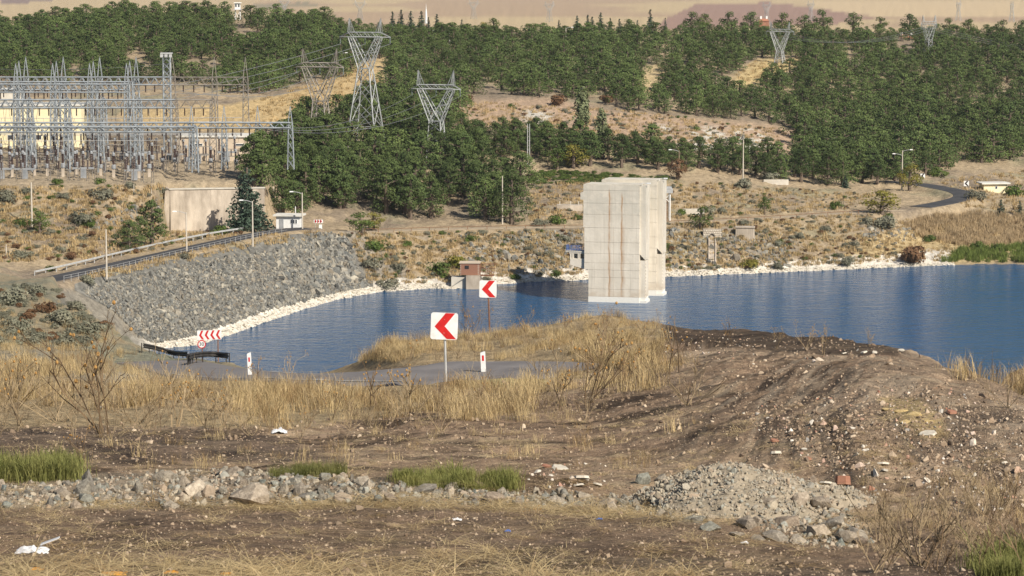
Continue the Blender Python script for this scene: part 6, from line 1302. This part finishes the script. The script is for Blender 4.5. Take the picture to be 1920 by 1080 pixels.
# --- thistles and dry stalks
def thistle(seed, h, stems, spread, mstem, heads=True, rad=.011, depth=3):
    rng = np.random.default_rng(seed); st = MB(); hd = MB()
    def grow(p, d, L, r, lev):
        pts = [p]; dd = np.array(d, float)
        for k in range(4):
            dd = dd+rng.normal(0, .10, 3)+np.array((0,0,.04)); dd /= np.linalg.norm(dd); pts.append(pts[-1]+dd*L/4)
        st.tube(pts, [r, r*.9, r*.8, r*.7, r*.5], 3, False)
        if lev < depth:
            for k in range(rng.integers(2, 5)):
                f = rng.uniform(.35, 1); i = min(3, int(f*4)); b = pts[i]+(pts[i+1]-pts[i])*(f*4-i); a = rng.uniform(0, 6.28); o_ = np.array((math.cos(a), math.sin(a), .25)); nd = dd*.8+o_*rng.uniform(.4, .8); grow(b, nd/np.linalg.norm(nd), L*rng.uniform(.3, .55), r*.6, lev+1)
        elif heads and rng.uniform() < (.6 if depth < 4 else .16):
            c = pts[-1]; q = rng.uniform(.009, .016); hd.lathe([(q*.4,-q),(q,-q*.3),(q*.9,q*.5),(q*.4,q*1.1)], 6, c)
    for s in range(stems):
        a = rng.uniform(0, 6.28); d = np.array((math.cos(a)*spread, math.sin(a)*spread, 1.0)); grow(np.array((rng.normal(0,.04), rng.normal(0,.04), -.05)), d/np.linalg.norm(d), h*rng.uniform(.55, .8), rad, 1)
    return st.mesh('stems', mstem), (hd.mesh('seed_heads', M['head']) if heads and hd.v else None)
TH_ = [thistle(850+k, 1.0, 2+k % 3, .35+.1*(k % 2), M['twigdark' if k % 3 == 0 else 'twig'], True, .0105) for k in range(6)]
TALL = thistle(861, 1.0, 5, .42, M['twigdark'], True, .0085, 4)
TW_ = [thistle(870+k, 1.0, 9, .9, M['twig'], False, .0075) for k in range(3)]
def plant(name, pair, px, yb, hpx, label, cat, d0=28, d1=240, group=None, wide=1.0, rz=None):
    p = g1(px, yb, d0, d1); s1 = hpx*mpp(p[1]); t = thing(name, p, label, cat, group, px*.61 if rz is None else rz, (s1*wide, s1*wide, s1)); ob('stems', pair[0], t)
    if pair[1]: ob('seed_heads', pair[1], t)['kind'] = 'stuff'
    return t
for i, (px, yb, hp, lab) in enumerate([(190,812,215,'tallest thistle with orange heads, at the left before the rockfill'),(40,800,140,'dry thistle bending at the left edge'),(330,800,130,'dry thistle right of the tallest one'),(480,720,75,'dry thistle with orange heads by the distant delineator post'),(540,720,60,'dry thistle left of the bank beyond the road'),(760,770,120,'dry brown thistle left of the big chevron sign post'),(700,770,105,'dry thistle in the straw grass left of the brown one'),(875,640,68,'tall thistle cluster between the two chevron signs'),(985,640,60,'thistle left on the knoll crest'),(1062,630,66,'tall thistle in the middle of the knoll crest'),(1140,640,64,'thistle on the knoll crest below the intake tower'),
        (1210,640,60,'thistle at the right end of the grassy knoll crest'),(1262,700,110,'dry thistle on the soil right of the grassy knoll'),(1100,760,150,'big dry thistle in front of the grassy knoll'),(1050,770,120,'dry thistle left of the big one on the knoll front'),(1180,730,110,'dry thistle right of the big one on the knoll front'),(1545,665,60,'tall burnt thistle on the dark crest, right one'),(1515,655,52,'thin burnt stalk on the dark crest'),(1365,650,58,'burnt stalk at the left of the dark crest'),(1455,655,46,'small burnt stalk in the middle of the dark crest'),(1630,650,36,'short burnt stalk near the crest bend'),
        (150,860,90,'leaning bare stalks above the green clump'),(560,830,80,'pale dry stalks near the white bag'),(1000,985,55,'dark bare twig on the scorched soil'),(900,760,70,'grassy dry stalk right of the big chevron sign post'),(620,790,85,'dry stalk in the straw grass, centre left'),(420,800,95,'dry stalk in the straw grass, left')]):
    plant('dry_thistle', TALL if i in (0, 7, 13) else TH_[i % 6], px, yb, hp*1.12, lab, 'thistle')
for px, yb, hp, lab, wd in [(1720,1060,200,'large bare twiggy bush at the lower right',1.0),(1830,1030,150,'bare twiggy bush near the right edge',.9),(1890,765,90,'twiggy dry bush at the right edge above the water',1.0),(1290,760,90,'low twiggy bush on the bare soil',1.3),(110,790,100,'tangled dry bush at the left before the grass',1.3),(490,668,46,'dark twiggy bush beside the distant delineator post',1.2),(30,765,110,'tangled dry bush touching the left edge',1.4),(255,795,110,'tangled dry bush right of the tallest thistle',1.4),(385,788,85,'tangled dry bush in the left straw grass',1.4),(300,740,80,'tangled dry bush below the dark guardrails',1.3),(170,745,95,'tangled dry bush behind the tallest thistle',1.4),(770,780,75,'tangled dry bush left below the big chevron sign',1.3),(940,765,70,'tangled dry bush right below the big chevron sign',1.4),(1010,700,60,'tangled dry bush at the left foot of the knoll',1.3),(1130,690,70,'tangled dry bush on the front of the knoll',1.4),(1200,680,60,'tangled dry bush at the right of the knoll',1.4)]:
    plant('twiggy_bush', TW_[int(px) % 3], px, yb, hp*1.1, lab, 'bush', wide=wd)
# thin stalks in between, too many to count
P, _, _, rng = sample([[(-200,690),(300,715),(800,745),(1000,740),(1250,640),(1330,700),(1150,790),(700,815),(-200,830)], [(600,690),(920,625),(1230,598),(1200,660),(900,690)], [(1640,960),(1900,940),(1960,1080),(1640,1080)]], 330, 914, 28, 170); s_ = rng.uniform(.35, .95, len(P))
scatter('dry_stalks', P, rot3(len(P), rng, .2), np.stack([s_]*3, 1), [a for a, b in TH_]+[a for a, b in TW_[:2]], rng.integers(0, 8, len(P)), 'thin dry stalks standing among the straw grass', 'stalks')
# --- litter
def crumple(seed, w, h, m, name):
    r2 = np.random.default_rng(seed); V = []; F = []; N = 9
    for i in range(N):
        for j in range(N): x, y = i/(N-1)-.5, j/(N-1)-.5; V.append((x*w*1.2+r2.normal(0,w*.04), y*w*.8+r2.normal(0,w*.04), abs(h*(.9-2.2*(x*x+y*y)))*r2.uniform(.3,1.1)))
    for i in range(N-1):
        for j in range(N-1): F.append((i*N+j, (i+1)*N+j, (i+1)*N+j+1, i*N+j+1))
    return MB().raw(V, F).mesh(name, m)
p = g1(62, 1036, 25, 60); t = thing('plastic_scrap', p, 'crumpled white plastic scrap on the soil at the lower left', 'litter'); ob('sheet', crumple(1, .36, .13, M['plastic'], 'sheet'), t); o = ob('flap', MB().box((.27,0,.07), (.26,.12,.012)).mesh('flap', M['plastic']), t); o.rotation_euler[1] = -.35
for px, yb, w, h, lab, mm in [(524,812,.30,.14,'white plastic bag caught in the dry grass','plastic'),(857,976,.12,.04,'small white scrap on the scorched soil','plastic'),(952,998,.07,.04,'tiny blue scrap right of the small white one','blue'),(1124,975,.08,.03,'blue scrap under the straw at the ridge foot','blue'),(1396,1020,.09,.04,'white scrap on the soil below the gravel heap','plastic'),(186,765,.10,.12,'white scrap in the grass at the left','plastic')]:
    p = g1(px, yb, 25, 120); o = ob('litter_scrap', crumple(int(px), w, h, M[mm], 'litter_scrap'), None, p+(0,0,.01)); tag(o, lab, 'litter')
for px, yb, w, lab in [(70,1070,.11,'orange dry leaf at the bottom left'),(213,1078,.22,'largest orange dry leaf at the bottom edge'),(322,1076,.12,'third orange dry leaf at the bottom edge'),(424,1079,.11,'rightmost orange dry leaf at the bottom edge')]:
    p = g1(px, yb, 20, 60); o = ob('dry_leaf', crumple(int(px), w, .03, M['orange'], 'dry_leaf'), None, p+(0,0,.01)); tag(o, lab, 'leaf')
# ------------------------------------------------------------------ air
hz = MB(); hz.box((0, 6000, 36), (26000, 12600, 98))
hm_ = bpy.data.materials.new('haze'); hm_.use_nodes = True; n = hm_.node_tree.nodes; n.clear()
pv = n.new('ShaderNodeVolumePrincipled'); pv.inputs['Color'].default_value = (.80,.88,1,1); pv.inputs['Density'].default_value = .00004; pv.inputs['Anisotropy'].default_value = .1
mo = n.new('ShaderNodeOutputMaterial'); hm_.node_tree.links.new(pv.outputs[0], mo.inputs['Volume'])
tag(ob('haze', hz.mesh('haze', hm_)), 'thin pale haze over the far hills', 'haze', kind='stuff')
